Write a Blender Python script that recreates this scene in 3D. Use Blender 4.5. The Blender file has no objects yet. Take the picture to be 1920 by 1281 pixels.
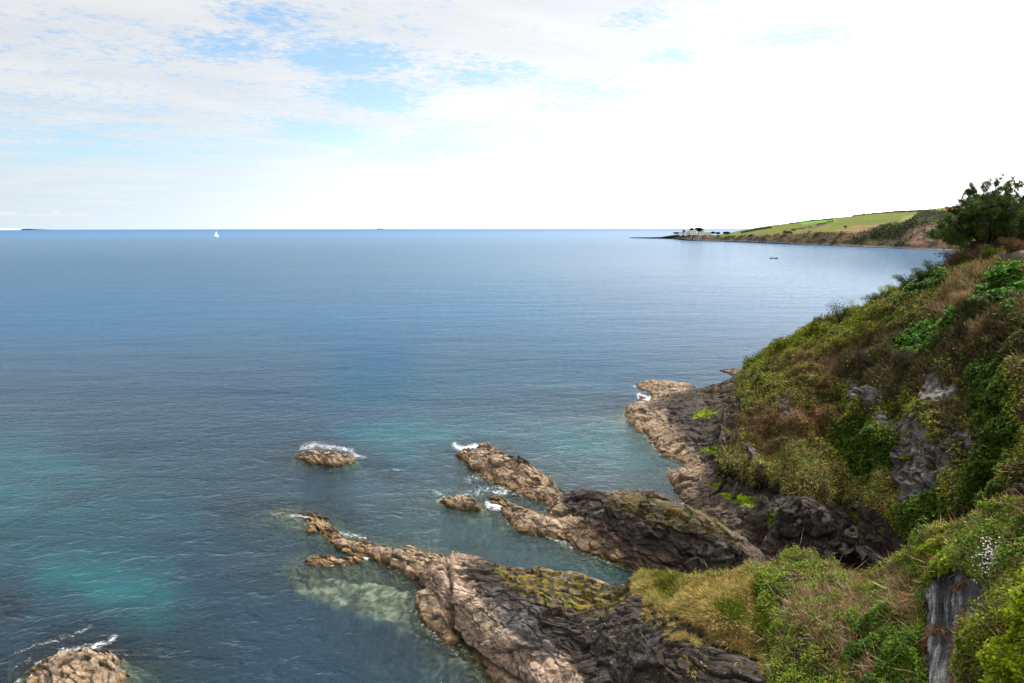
import bpy, math, random
import numpy as np
rng = np.random.default_rng(7)
random.seed(7)
SC = bpy.context.scene
COL = SC.collection

# ------------------------------------------------------------------ camera
H = 22.0
FP, CX, CY = 1280.0, 960.0, 640.5
PITCH = math.atan((640.5 - 427.6) / 1280.0)
ROLL = math.radians(0.09)
fw = np.array([0, math.cos(PITCH), -math.sin(PITCH)])
up0 = np.array([0, math.sin(PITCH), math.cos(PITCH)])
rt0 = np.array([1.0, 0, 0])
rt = rt0 * math.cos(ROLL) - up0 * math.sin(ROLL)
up = up0 * math.cos(ROLL) + rt0 * math.sin(ROLL)
CAM = np.array([0, 0, H])

def ray(px, py):
    a = (np.asarray(px, float) - CX) / FP
    b = -(np.asarray(py, float) - CY) / FP
    return fw + a[..., None] * rt + b[..., None] * up

def PZ(px, py, z):
    d = ray(px, py)
    t = (np.asarray(z, float) - H) / d[..., 2]
    return CAM + d * t[..., None]

def PY(px, py, Y):
    d = ray(px, py)
    t = np.asarray(Y, float) / d[..., 1]
    return CAM + d * t[..., None]

def proj(P):
    q = P - CAM
    f = np.maximum(q @ fw, 0.01)
    return CX + FP * (q @ rt) / f, CY - FP * (q @ up) / f

cd = bpy.data.cameras.new('camera')
cam = bpy.data.objects.new('camera', cd)
COL.objects.link(cam)
from mathutils import Matrix, Vector
cam.matrix_world = Matrix(((rt[0], up[0], -fw[0], 0), (rt[1], up[1], -fw[1], 0), (rt[2], up[2], -fw[2], H), (0, 0, 0, 1)))
cd.sensor_width = 36; cd.lens = 24; cd.clip_end = 60000; cd.clip_start = 0.5
SC.camera = cam

# ------------------------------------------------------------------ noise
_perm = rng.permutation(256).astype(np.int32)
_perm = np.concatenate([_perm, _perm, _perm])
_g = rng.normal(size=(256, 3)).astype(np.float32)
_g /= np.linalg.norm(_g, axis=1, keepdims=True)

def perlin(P):
    P = np.asarray(P, np.float32)
    i = np.floor(P).astype(np.int32); f = P - i
    i &= 255
    w = f * f * f * (f * (f * 6 - 15) + 10)
    out = 0
    for dx in (0, 1):
        wx = w[..., 0] if dx else 1 - w[..., 0]
        px = _perm[(i[..., 0] + dx) & 255]
        for dy in (0, 1):
            wy = w[..., 1] if dy else 1 - w[..., 1]
            py = _perm[px + ((i[..., 1] + dy) & 255)]
            for dz in (0, 1):
                wz = w[..., 2] if dz else 1 - w[..., 2]
                g = _g[_perm[py + ((i[..., 2] + dz) & 255)]]
                d = g[..., 0] * (f[..., 0] - dx) + g[..., 1] * (f[..., 1] - dy) + g[..., 2] * (f[..., 2] - dz)
                out = out + d * wx * wy * wz
    return out * 1.5

def fbm(P, scale, octv=4, gain=0.5, off=0.0, ridged=False):
    P = np.asarray(P, np.float32) * scale + off
    a, s, t = 1.0, 0, 0
    for k in range(octv):
        n = perlin(P * (2.03 ** k) + 17.3 * k)
        if ridged: n = 1 - 2 * np.abs(n)
        s = s + a * n; t += a; a *= gain
    return s / t

def worley(P, scale, off=0.0):
    """distances to the two nearest cell points, a value per cell and the height of that cell's tilted face"""
    P = np.asarray(P, np.float32) * scale + off
    i = np.floor(P).astype(np.int32); f = P - i
    d1 = np.full(P.shape[:-1], 9.0, np.float32); d2 = d1.copy(); cid = np.zeros(P.shape[:-1], np.int32); v = np.zeros(P.shape, np.float32)
    for dx in (-1, 0, 1):
        for dy in (-1, 0, 1):
            for dz in (-1, 0, 1):
                h = _perm[_perm[_perm[(i[..., 0] + dx) & 255] + ((i[..., 1] + dy) & 255)] + ((i[..., 2] + dz) & 255)]
                q = _g[h] * 0.45 + 0.5 + np.array([dx, dy, dz], np.float32) - f
                d = (q * q).sum(-1)
                nn = d < d1
                d2 = np.where(nn, d1, np.minimum(d2, d))
                cid = np.where(nn, h, cid); v = np.where(nn[..., None], q, v)
                d1 = np.where(nn, d, d1)
    return np.sqrt(d1), np.sqrt(d2), cid / 255.0, (v * _g[(cid * 7 + 13) & 255]).sum(-1)

def sstep(a, b, x):
    t = np.clip((x - a) / (b - a), 0, 1)
    return t * t * (3 - 2 * t)

# strike frame of the rock beds
_sa = math.radians(-36)
SX = np.array([math.cos(_sa), math.sin(_sa), 0.0])
SYv = np.array([-math.sin(_sa) * 0.8, math.cos(_sa) * 0.8, 0.6])
SYv /= np.linalg.norm(SYv)
SZ = np.cross(SX, SYv)
STR = np.stack([SX, SYv, SZ], 1).astype(np.float32)

def rockdisp(P, s=1.0):
    """bedded, broken rock relief in metres (about -1..1) times s"""
    P = P.astype(np.float32)
    W = P + 0.35 * np.stack([fbm(P, 0.7, 2, off=3), fbm(P, 0.7, 2, off=9), fbm(P, 0.7, 2, off=5)], -1)
    Q = W @ STR
    big = fbm(Q * np.array([0.35, 1, 1], np.float32), 0.45, 3, ridged=True)
    beds = fbm(Q * np.array([0.16, 1.0, 1.6], np.float32), 1.5, 4, 0.62, off=4, ridged=True)
    fine = fbm(Q * np.array([0.3, 1.0, 1.3], np.float32), 6.0, 3, 0.6, off=14, ridged=True)
    d1, d2, c, t1 = worley(Q * np.array([0.40, 1, 1.2], np.float32), 0.8)
    crack = -np.exp(-((d2 - d1) / 0.05) ** 2)
    d3, d4, c2, t2 = worley(Q * np.array([0.42, 1, 1.3], np.float32), 2.3, 7)
    crack2 = -np.exp(-((d4 - d3) / 0.07) ** 2)
    def ledge(f, w_):
        u = Q[..., 2] * f + 0.12 * Q[..., 0] * f * fbm(Q, .15, 1, off=21) + w_ * fbm(Q, .5, 3, off=31)
        return u - np.floor(u)
    l1, l2 = ledge(1.15, .9), ledge(3.6, 1.1)
    crack = np.minimum(crack, -sstep(.93, 1.0, l1)); crack2 = np.minimum(crack2, -.8 * sstep(.88, 1.0, l2))
    return s * (0.22 * (l1 - .5) + 0.075 * (l2 - .5) + 0.24 * big + 0.14 * beds + 0.05 * fine + 0.32 * (c - 0.5) + 0.34 * t1 + 0.07 * crack + 0.14 * (c2 - 0.5) + 0.20 * t2 + 0.03 * crack2 - 0.10), crack * 0.6 + crack2 * 0.4

# ------------------------------------------------------------------ mesh helpers
def mkmesh(name, V, F, col=None, attrs=None, smooth=True, mat=None, parent=None):
    V = np.asarray(V, np.float32).reshape(-1, 3); F = np.asarray(F, np.int32)
    me = bpy.data.meshes.new(name)
    me.vertices.add(len(V)); me.vertices.foreach_set('co', V.ravel())
    n, k = F.shape
    me.loops.add(n * k); me.loops.foreach_set('vertex_index', F.ravel())
    me.polygons.add(n); me.polygons.foreach_set('loop_start', np.arange(n, dtype=np.int32) * k)
    if smooth: me.polygons.foreach_set('use_smooth', np.ones(n, bool))
    me.update(calc_edges=True)
    if col is not None:
        a = me.color_attributes.new('col', 'FLOAT_COLOR', 'POINT')
        c = np.ones((len(V), 4), np.float32); q = np.asarray(col, np.float32).reshape(-1, 3)
        l = q.mean(1, keepdims=True); c[:, :3] = np.clip(l + (q - l) * 1.2, 0.002, .95)
        a.data.foreach_set('color', c.ravel())
    for nm, arr in (attrs or {}).items():
        a = me.attributes.new(nm, 'FLOAT', 'POINT'); a.data.foreach_set('value', np.asarray(arr, np.float32).ravel())
    o = bpy.data.objects.new(name, me); COL.objects.link(o)
    if mat: me.materials.append(mat)
    if parent: o.parent = parent
    return o

def gridF(R, C):
    i = np.arange(R * C).reshape(R, C)
    return np.stack([i[:-1, :-1], i[:-1, 1:], i[1:, 1:], i[1:, :-1]], -1).reshape(-1, 4)

def mkgrid(name, P, col, mat, attrs=None, flip=False, **k):
    R, C = P.shape[:2]
    F = gridF(R, C)
    if flip: F = F[:, ::-1]
    return mkmesh(name, P.reshape(-1, 3), F, col, attrs, True, mat, **k)

def gnorm(P):
    du = np.gradient(P, axis=1); dv = np.gradient(P, axis=0)
    n = np.cross(du, dv); n /= np.maximum(np.linalg.norm(n, axis=-1, keepdims=True), 1e-9)
    return n

def facecam(P, N):
    s = np.sign(np.sum(N * (CAM - P), -1).mean())
    return N * (s if s != 0 else 1)

def hermite(C, t):
    """C (n, ...) control, t (m,) in 0..n-1, Catmull-Rom with limited tangents"""
    n = len(C); i = np.clip(np.floor(t).astype(int), 0, n - 2); f = (t - i).reshape((-1,) + (1,) * (C.ndim - 1))
    D = np.gradient(C, axis=0) * 0.85
    f2, f3 = f * f, f * f * f
    return (2 * f3 - 3 * f2 + 1) * C[i] + (f3 - 2 * f2 + f) * D[i] + (-2 * f3 + 3 * f2) * C[i + 1] + (f3 - f2) * D[i + 1]

def params(Cc, n):
    """parameter samples spread evenly by mean pixel distance along axis 0 of control net"""
    px, py = proj(Cc)
    px = np.clip(px, -300, 2200); py = np.clip(py, -300, 1600)
    d = np.hypot(np.diff(px, axis=0), np.diff(py, axis=0)).mean(1) + 8
    s = np.concatenate([[0], np.cumsum(d)]); return np.interp(np.linspace(0, s[-1], n), s, np.arange(len(s)))

def loft(Cc, nr, nc, rowparam=False):
    Cc = np.asarray(Cc, float)
    tr = params(Cc, nr); tc = params(Cc.transpose(1, 0, 2), nc)
    A = hermite(Cc, tr)
    r_ = hermite(A.transpose(1, 0, 2), tc).transpose(1, 0, 2)
    return (r_, tr) if rowparam else r_

def pip(px, py, poly):
    poly = np.asarray(poly, float); ins = np.zeros(px.shape, bool)
    x0, y0 = poly[-1]
    for x1, y1 in poly:
        c = ((y0 > py) != (y1 > py)) & (px < (x1 - x0) * (py - y0) / (y1 - y0 + 1e-12) + x0)
        ins ^= c; x0, y0 = x1, y1
    return ins

def pdist(px, py, poly, closed=True):
    poly = np.asarray(poly, float); n = len(poly); d = np.full(px.shape, 1e9)
    for k in range(n if closed else n - 1):
        a, b = poly[k], poly[(k + 1) % n]; v = b - a
        t = np.clip(((px - a[0]) * v[0] + (py - a[1]) * v[1]) / (v @ v + 1e-9), 0, 1)
        d = np.minimum(d, np.hypot(px - a[0] - t * v[0], py - a[1] - t * v[1]))
    return d

def zone(px, py, poly, soft=10):
    """1 inside the outline, soft edge"""
    q = np.asarray(poly, float); lo, hi = q.min(0) - soft, q.max(0) + soft
    m = (px > lo[0]) & (px < hi[0]) & (py > lo[1]) & (py < hi[1])
    r = np.zeros(np.shape(px), np.float32); x, y = px[m], py[m]
    if len(x): r[m] = sstep(-soft, soft, np.where(pip(x, y, poly), 1, -1) * pdist(x, y, poly))
    return r

def zones(px, py, polys, soft=10):
    r = 0
    for p in polys: r = np.maximum(r, zone(px, py, p, soft))
    return r

def brush(px, py, line, w, soft=1.0):
    d = pdist(px, py, line, False)
    return np.clip(1 - d / w, 0, 1) ** soft

def mix(a, b, t):
    return a * (1 - t[..., None]) + np.asarray(b) * t[..., None]

def tag(o, label=None, cat=None, group=None, kind=None):
    if label: o['label'] = label
    if cat: o['category'] = cat
    if group: o['group'] = group
    if kind: o['kind'] = kind
    return o

# ------------------------------------------------------------------ materials
class NT:
    def __init__(s, nt): s.nt = nt; nt.nodes.clear()
    def n(s, t, **kw):
        nd = s.nt.nodes.new(t)
        for k, v in kw.items():
            if k.startswith('i_'):
                key = k[2:]; key = int(key) if key.isdigit() else key.replace('_', ' ')
                s.set(nd.inputs[key], v)
            else: setattr(nd, k, v)
        return nd
    def set(s, inp, v):
        if isinstance(v, bpy.types.NodeSocket): s.nt.links.new(v, inp)
        elif isinstance(v, bpy.types.Node): s.nt.links.new(v.outputs[0], inp)
        else: inp.default_value = v
    def m(s, op, a, b=0.0, c=0.0, clamp=False):
        nd = s.nt.nodes.new('ShaderNodeMath'); nd.operation = op; nd.use_clamp = clamp
        s.set(nd.inputs[0], a); s.set(nd.inputs[1], b); s.set(nd.inputs[2], c); return nd.outputs[0]
    def vm(s, op, a, b):
        nd = s.nt.nodes.new('ShaderNodeVectorMath'); nd.operation = op
        s.set(nd.inputs[0], a)
        if not isinstance(b, int): s.set(nd.inputs[1], b)
        return nd.outputs['Value'] if op in ('DOT_PRODUCT', 'LENGTH') else nd.outputs[0]
    def mixc(s, f, a, b, bt='MIX'):
        nd = s.nt.nodes.new('ShaderNodeMix'); nd.data_type = 'RGBA'; nd.blend_type = bt
        s.set(nd.inputs[0], f); s.set(nd.inputs[6], a); s.set(nd.inputs[7], b); return nd.outputs[2]
    def ramp(s, f, a, b, c=0.0, d=1.0, smooth=True):
        nd = s.nt.nodes.new('ShaderNodeMapRange'); nd.interpolation_type = 'SMOOTHSTEP' if smooth else 'LINEAR'
        for k, v in enumerate((f, a, b, c, d)): s.set(nd.inputs[k], v)
        return nd.outputs[0]
    def noise(s, vec, scale, detail=4, rough=0.5, dist=0.0):
        nd = s.n('ShaderNodeTexNoise', i_Scale=scale, i_Detail=detail, i_Roughness=rough, i_Distortion=dist)
        s.set(nd.inputs['Vector'], vec); return nd.outputs[0]

def newmat(name):
    m = bpy.data.materials.new(name); m.use_nodes = True
    return m, NT(m.node_tree)

def surf_mat(name, rough=0.85, nscale=6.0, var=0.5, bump=0.4, bdist=0.1, spec=0.3, bscale=None, beds=False):
    m, t = newmat(name)
    a = t.n('ShaderNodeAttribute', attribute_name='col')
    pos = t.n('ShaderNodeNewGeometry').outputs['Position']
    if beds:
        mp = t.n('ShaderNodeMapping'); mp.inputs['Rotation'].default_value = (0.5, 0, math.radians(36)); mp.inputs['Scale'].default_value = (0.28, 1, 1.2)
        t.set(mp.inputs[0], pos); bpos = mp
    else: bpos = pos
    n1 = t.noise(bpos, nscale, 8, 0.7)
    f = t.ramp(n1, 0.3, 0.7, 1 - var, 1 + var, False)
    cc = t.vm('SCALE', a.outputs['Color'], 0); nd = cc.node; t.set(nd.inputs['Scale'], f)
    b = t.n('ShaderNodeBump', i_Strength=bump, i_Distance=bdist)
    h = t.noise(bpos, bscale or nscale * 1.3, 9, 0.75)
    if beds: h = t.m('ADD', h, t.m('MULTIPLY', t.noise(pos, 4.0, 6, .7), .5))
    t.set(b.inputs['Height'], h)
    p = t.n('ShaderNodeBsdfPrincipled', i_Roughness=rough)
    p.inputs['Specular IOR Level'].default_value = spec
    t.set(p.inputs['Base Color'], cc); t.set(p.inputs['Normal'], b.outputs[0])
    o = t.n('ShaderNodeOutputMaterial'); t.set(o.inputs[0], p)
    return m

def leaf_mat(name, trans=0.25, rough=0.5, spec=0.4):
    m, t = newmat(name)
    a = t.n('ShaderNodeAttribute', attribute_name='col')
    p = t.n('ShaderNodeBsdfPrincipled', i_Roughness=rough); p.inputs['Specular IOR Level'].default_value = spec
    t.set(p.inputs['Base Color'], a.outputs['Color'])
    tr = t.n('ShaderNodeBsdfTranslucent'); t.set(tr.inputs[0], a.outputs['Color'])
    mx = t.n('ShaderNodeMixShader', i_0=trans); t.set(mx.inputs[1], p); t.set(mx.inputs[2], tr)
    o = t.n('ShaderNodeOutputMaterial'); t.set(o.inputs[0], mx)
    return m

def flat_mat(name, c, rough=0.6, nscale=3.0):
    m, t = newmat(name)
    pos = t.n('ShaderNodeNewGeometry').outputs['Position']
    n1 = t.noise(pos, nscale, 5, 0.6)
    p = t.n('ShaderNodeBsdfPrincipled', i_Roughness=rough)
    t.set(p.inputs['Base Color'], t.mixc(t.ramp(n1, 0.3, 0.7), tuple(x * 0.85 for x in c) + (1,), tuple(c) + (1,)))
    o = t.n('ShaderNodeOutputMaterial'); t.set(o.inputs[0], p)
    return m

M_rock = surf_mat('rock', 0.85, 5.0, 0.65, 1.0, 0.16, 0.15, 6.0, True)
M_soil = surf_mat('turf_soil', 0.95, 4.0, 0.4, 0.5, 0.1, 0.1)
M_far = surf_mat('far_land', 0.95, 0.12, 0.35, 0.4, 2.0, 0.1)
M_leaf = leaf_mat('leaf', 0.3, 0.6, 0.12)
M_farleaf = leaf_mat('far_leaf', 0.1, 0.9, 0.0)
M_dry = leaf_mat('dry_stalk', 0.15, 0.9, 0.1)
M_needle = leaf_mat('pine_needle', 0.15, 0.6, 0.2)
M_bark = surf_mat('bark', 0.9, 8.0, 0.4, 0.6, 0.03, 0.1)

# ------------------------------------------------------------------ colours (albedo)
TAN = np.array([0.30, 0.225, 0.162]); TAN2 = np.array([0.18, 0.12, 0.075]); GREY = np.array([0.172, 0.166, 0.158])
BLACK = np.array([0.023, 0.021, 0.019]); LICH = np.array([0.18, 0.13, 0.035]); ALGA = np.array([0.14, 0.2, 0.015])
DARKR = np.array([0.075, 0.06, 0.05])

def rockcol(P, crack, tan=1.0):
    n = fbm(P, 0.5, 4, off=31); n2 = fbm(P @ STR * np.array([0.3, 1, 1.4]), 1.4, 4, 0.6, off=2); n3 = fbm(P, 3.1, 3, off=8)
    c = mix(np.broadcast_to(TAN, P.shape), TAN * 0.72, sstep(-0.2, 0.4, n))
    c = mix(c, TAN2, sstep(0.05, 0.5, n2) * 0.75)
    c = mix(c, TAN * 1.25, sstep(0.1, 0.5, -n2 + 0.3 * n3) * 0.6)
    c = c * (1 + 0.35 * n3)[..., None]
    c = mix(c, BLACK * 1.6, np.clip(-crack, 0, 1) * 0.75)  # shade inside the cracks put into the rock colour
    z = P[..., 2]
    c = mix(c, np.array([0.15, 0.085, 0.03]), sstep(0.45, 0.1, z + 0.3 * n) * 0.6)      # weed-stained tide line
    c = mix(c, np.array([0.05, 0.04, 0.02]), sstep(0.2, 0.0, z + 0.1 * n3) * 0.85)
    c = mix(c, np.array([0.13, 0.13, 0.07]) * (1 + .6 * n3)[..., None], sstep(0.0, -0.3, z))
    return c

def darkcol(P, crack):
    n = fbm(P, 0.8, 4, off=71); n2 = fbm(P @ STR * np.array([0.3, 1, 1.4]), 1.8, 4, 0.6, off=12)
    c = mix(np.broadcast_to(DARKR * 0.8, P.shape), GREY * 0.75, sstep(0.0, 0.5, n) * 0.8)
    c = mix(c, BLACK, sstep(-0.05, 0.35, n2) * 0.85)
    c = mix(c, GREY * 1.5, sstep(0.35, 0.6, -n2) * 0.5)
    return mix(c, BLACK * 0.7, np.clip(-crack, 0, 1) * 0.7)  # cracks blackened here too, standing in for their shade

# ------------------------------------------------------------------ light
SUN_AZ = math.radians(58)     # to the right of straight ahead
SUN_EL = math.radians(59)
sd = np.array([math.sin(SUN_AZ) * math.cos(SUN_EL), math.cos(SUN_AZ) * math.cos(SUN_EL), math.sin(SUN_EL)])
ld = bpy.data.lights.new('sun', 'SUN'); ld.energy = 5.0; ld.angle = math.radians(2.0); ld.color = (1, 0.95, 0.87)
lo = bpy.data.objects.new('sun', ld); COL.objects.link(lo)
lo.rotation_euler = Vector(-sd).to_track_quat('-Z', 'Y').to_euler()
lo.location = (60, 0, 120)

w = bpy.data.worlds.new('World'); SC.world = w; w.use_nodes = True
t = NT(w.node_tree)
sky = t.n('ShaderNodeTexSky', sky_type='NISHITA', sun_disc=False, sun_elevation=SUN_EL, sun_rotation=SUN_AZ, altitude=20, air_density=1.0, dust_density=1.0, ozone_density=2.0)
tc = t.n('ShaderNodeTexCoord').outputs['Generated']
sp = t.n('ShaderNodeSeparateXYZ'); t.set(sp.inputs[0], tc)
zc = t.m('MAXIMUM', sp.outputs[2], 0.0)
den = t.m('ADD', zc, 0.07)
U = t.m('DIVIDE', sp.outputs[0], den); V = t.m('DIVIDE', sp.outputs[1], den)
cv = t.n('ShaderNodeCombineXYZ'); t.set(cv.inputs[0], U); t.set(cv.inputs[1], V)
def uv(px, py):
    d = ray(px, py); d = d / np.linalg.norm(d); z = max(d[2], 0) + 0.07
    return d[0] / z, d[1] / z
# wind-drawn frame of the cloud sheet
rotv = t.n('ShaderNodeVectorRotate', rotation_type='Z_AXIS', i_Angle=math.radians(-28)); t.set(rotv.inputs['Vector'], cv)
mp = t.n('ShaderNodeMapping'); mp.inputs['Scale'].default_value = (0.55, 1.0, 1); t.set(mp.inputs[0], rotv)
nb = t.noise(mp, 0.9, 3, 0.5, 0.3)
nm = t.noise(mp, 3.2, 6, 0.62, 0.5)
nf = t.m('ADD', t.m('MULTIPLY', t.noise(cv, 15.0, 5, 0.62, 0.2), .55), t.m('MULTIPLY', t.noise(mp, 44.0, 4, 0.6, 0.4), .45))
gap = 0.0
for px, py, ru, rv, amp in [(640, 110, .35, .35, .75), (700, 180, .35, .4, .8), (630, 255, .5, .6, .7), (860, 290, .9, 1.0, .75), (960, 330, 1.0, 1.3, .55), (520, 40, .25, .25, .5),
                            (1130, 190, .5, .5, .55), (1180, 40, .15, .15, .45), (1260, 105, .18, .18, .46), (1500, 70, .4, .2, .46), (900, 140, .3, .3, .5), (1000, 250, .5, .6, .5), (440, 90, .35, .3, .55), (560, 60, .2, .2, .4),
                            (260, 90, .5, .4, .32), (150, 280, 2.2, 1.6, .5), (40, 180, 1.2, .8, .3), (330, 350, 2.5, 2.0, .35), (760, 60, .15, .2, .3)]:
    u0, v0 = uv(px, py)
    a = t.m('DIVIDE', t.m('SUBTRACT', U, u0), ru); b = t.m('DIVIDE', t.m('SUBTRACT', V, v0), rv)
    e = t.m('EXPONENT', t.m('MULTIPLY', t.m('ADD', t.m('MULTIPLY', a, a), t.m('MULTIPLY', b, b)), -1.0))
    gap = t.m('MAXIMUM', gap, t.m('MULTIPLY', e, amp * 1.1))
nn = t.m('ADD', t.m('MULTIPLY', nb, 0.3), t.m('ADD', t.m('MULTIPLY', nm, 0.7), t.m('MULTIPLY', nf, 1.35)))
cov = t.m('SUBTRACT', t.m('SUBTRACT', nn, 0.35), t.m('MULTIPLY', gap, 0.60))
cov = t.m('ADD', cov, t.m('MULTIPLY', t.ramp(zc, .30, .45), .22))  # unseen cloud above the frame thickened to whiten the sea's reflection
dens = t.ramp(cov, 0.36, 0.74)
dens = t.m('ADD', t.m('MULTIPLY', dens, 0.90), 0.10)
# forward scattering: the sheet is brighter towards the sun
dsun = t.vm('DOT_PRODUCT', t.vm('NORMALIZE', tc, (0, 0, 0)), tuple(float(x) for x in sd))
glow = t.m('POWER', t.m('MAXIMUM', t.m('ADD', t.m('MULTIPLY', dsun, 0.5), 0.5), 0.0), 6.0)
shz = sd * np.array([1, 1, 0]); shz /= np.linalg.norm(shz)
daz = t.vm('DOT_PRODUCT', t.vm('NORMALIZE', t.vm('MULTIPLY', tc, (1, 1, 0)), (0, 0, 0)), tuple(float(x) for x in shz))
glowh = t.m('POWER', t.m('MAXIMUM', t.m('ADD', t.m('MULTIPLY', daz, 0.5), 0.5), 0.0), 5.2)
high = t.ramp(zc, .29, .42)
bright = t.m('ADD', 8.5, t.m('MULTIPLY', glow, t.m('ADD', 2.5, t.m('MULTIPLY', high, 23.0))))
bright = t.m('ADD', bright, t.m('MULTIPLY', t.m('MULTIPLY', glowh, high), 28.0))  # extra glow of cloud above the frame, added to brighten the sea
thick = t.ramp(t.noise(mp, 2.0, 5, 0.6), 0.3, 0.7)
ccol = t.mixc(thick, (1.0, 1.0, 1.0, 1), (0.84, 0.89, 0.95, 1))
cl = t.vm('SCALE', ccol, 0); t.set(cl.node.inputs['Scale'], bright)
skyc = t.vm('MULTIPLY', sky.outputs[0], (1.35, 1.75, 1.9))
full = t.mixc(dens, skyc, cl)
# pale air low over the sea
low = t.m('EXPONENT', t.m('MULTIPLY', zc, -10.0))
hz = t.vm('SCALE', t.mixc(t.ramp(sp.outputs[0], -0.6, 0.5), (0.74, 0.87, 0.97, 1), (0.98, 0.985, 1.0, 1)), 0); t.set(hz.node.inputs['Scale'], t.m('ADD', 8.7, t.m('MULTIPLY', glowh, 62.0)))
full = t.mixc(t.m('MULTIPLY', low, 0.85), full, hz)
# three little fair-weather clouds far away on the left
XX = t.m('DIVIDE', sp.outputs[0], t.m('MAXIMUM', sp.outputs[1], 0.05)); ZZ = t.m('DIVIDE', sp.outputs[2], t.m('MAXIMUM', sp.outputs[1], 0.05))
puff = 0.0
for px, py, rx, ry in [(15, 400, 20, 3.5), (68, 403, 22, 2.6), (106, 397.5, 9, 5), (110, 402, 22, 2.5), (150, 402.5, 16, 4)]:
    d = ray(px, py); a = t.m('DIVIDE', t.m('SUBTRACT', XX, float(d[0] / d[1])), rx / FP); b = t.m('DIVIDE', t.m('SUBTRACT', ZZ, float(d[2] / d[1])), ry / FP)
    puff = t.m('MAXIMUM', puff, t.m('EXPONENT', t.m('MULTIPLY', t.m('ADD', t.m('MULTIPLY', a, a), t.m('MULTIPLY', b, b)), -1.0)))
puff = t.ramp(t.m('ADD', puff, t.m('MULTIPLY', t.noise(tc, 90.0, 4, .6), .6)), .55, 1.0)
full = t.mixc(t.m('MULTIPLY', puff, .6), full, (9.3, 9.1, 9.3, 1))
bg = t.n('ShaderNodeBackground', i_Strength=0.1); t.set(bg.inputs[0], full)
wo = t.n('ShaderNodeOutputWorld'); t.set(wo.inputs[0], bg)

SC.view_settings.view_transform = 'Standard'; SC.view_settings.look = 'None'
SC.view_settings.exposure = 0.0; SC.view_settings.gamma = 1.0

# ------------------------------------------------------------------ skerries and reefs (height over a world grid)
def W0(px, py, z=0.0):
    return PZ(px, py, z)[:2]

class Reef:
    def __init__(s, name, chains, label, cat='rock', kind=None, black=(), step=0.05, seed=0, amp=1.0, base=-1.6):
        """chains: lists of (px, py, crest z, half width at the waterline in m)"""
        s.name, s.label, s.cat, s.kind, s.black, s.step, s.seed, s.amp, s.base = name, label, cat, kind, black, step, seed, amp, base
        s.seg = []
        for ch in chains:
            pts = [np.array([*W0(p[0], p[1], p[2]), p[2], p[3]]) for p in ch]
            for a, b in zip(pts[:-1], pts[1:]): s.seg.append((a, b))
            if len(pts) == 1: s.seg.append((pts[0], pts[0] + np.array([0.05, 0, 0, 0])))
    def height(s, x, y):
        h = np.full(x.shape, -9.0)
        for a, b in s.seg:
            v = b[:2] - a[:2]; t_ = np.clip(((x - a[0]) * v[0] + (y - a[1]) * v[1]) / (v @ v + 1e-9), 0, 1)
            d = np.hypot(x - a[0] - t_ * v[0], y - a[1] - t_ * v[1])
            zc_ = a[2] + (b[2] - a[2]) * t_; hw = a[3] + (b[3] - a[3]) * t_
            q = -s.base; k = np.maximum((zc_ / (zc_ + q)), 0.02) ** (1 / 1.7)
            wd = hw / k
            h = np.maximum(h, zc_ - (zc_ + q) * (d / wd) ** 1.7)
        return np.maximum(h, s.base - 1.0)
    def build(s):
        P4 = np.array([a for a, b in s.seg] + [b for a, b in s.seg]); m = P4[:, 3].max() * 2 + 1.2
        x0, x1, y0, y1 = P4[:, 0].min() - m, P4[:, 0].max() + m, P4[:, 1].min() - m, P4[:, 1].max() + m
        nx, ny = int((x1 - x0) / s.step), int((y1 - y0) / s.step)
        X, Y = np.meshgrid(np.linspace(x0, x1, nx), np.linspace(y0, y1, ny))
        P0 = np.stack([X, Y, X * 0 + s.seed * 7.7], -1)
        wx = fbm(P0, 0.8, 3, off=1.0 + s.seed) * 0.5; wy = fbm(P0, 0.8, 3, off=40.0 + s.seed) * 0.5
        h = s.height(X + wx, Y + wy)
        P = np.stack([X, Y, h], -1)
        d, cr = rockdisp(P + s.seed * 3.1, 1.0)
        k = s.amp * np.clip((h + 1.7) / 1.2, 0.3, 1)
        P[..., 2] += d * k * 0.75
        P[..., 0] -= d * k * 0.25; P[..., 1] -= d * k * 0.3
        c = rockcol(P, cr)
        px, py = proj(P)
        if len(s.black):
            wn = fbm(P, 1.2, 3, off=5) * 10
            c = mix(c, darkcol(P, cr), zones(px + wn, py + wn, s.black, 5))
        o = mkgrid(s.name, P, c, M_rock)
        tag(o, s.label, s.cat, kind=s.kind); s.P = P
        return o

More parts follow.
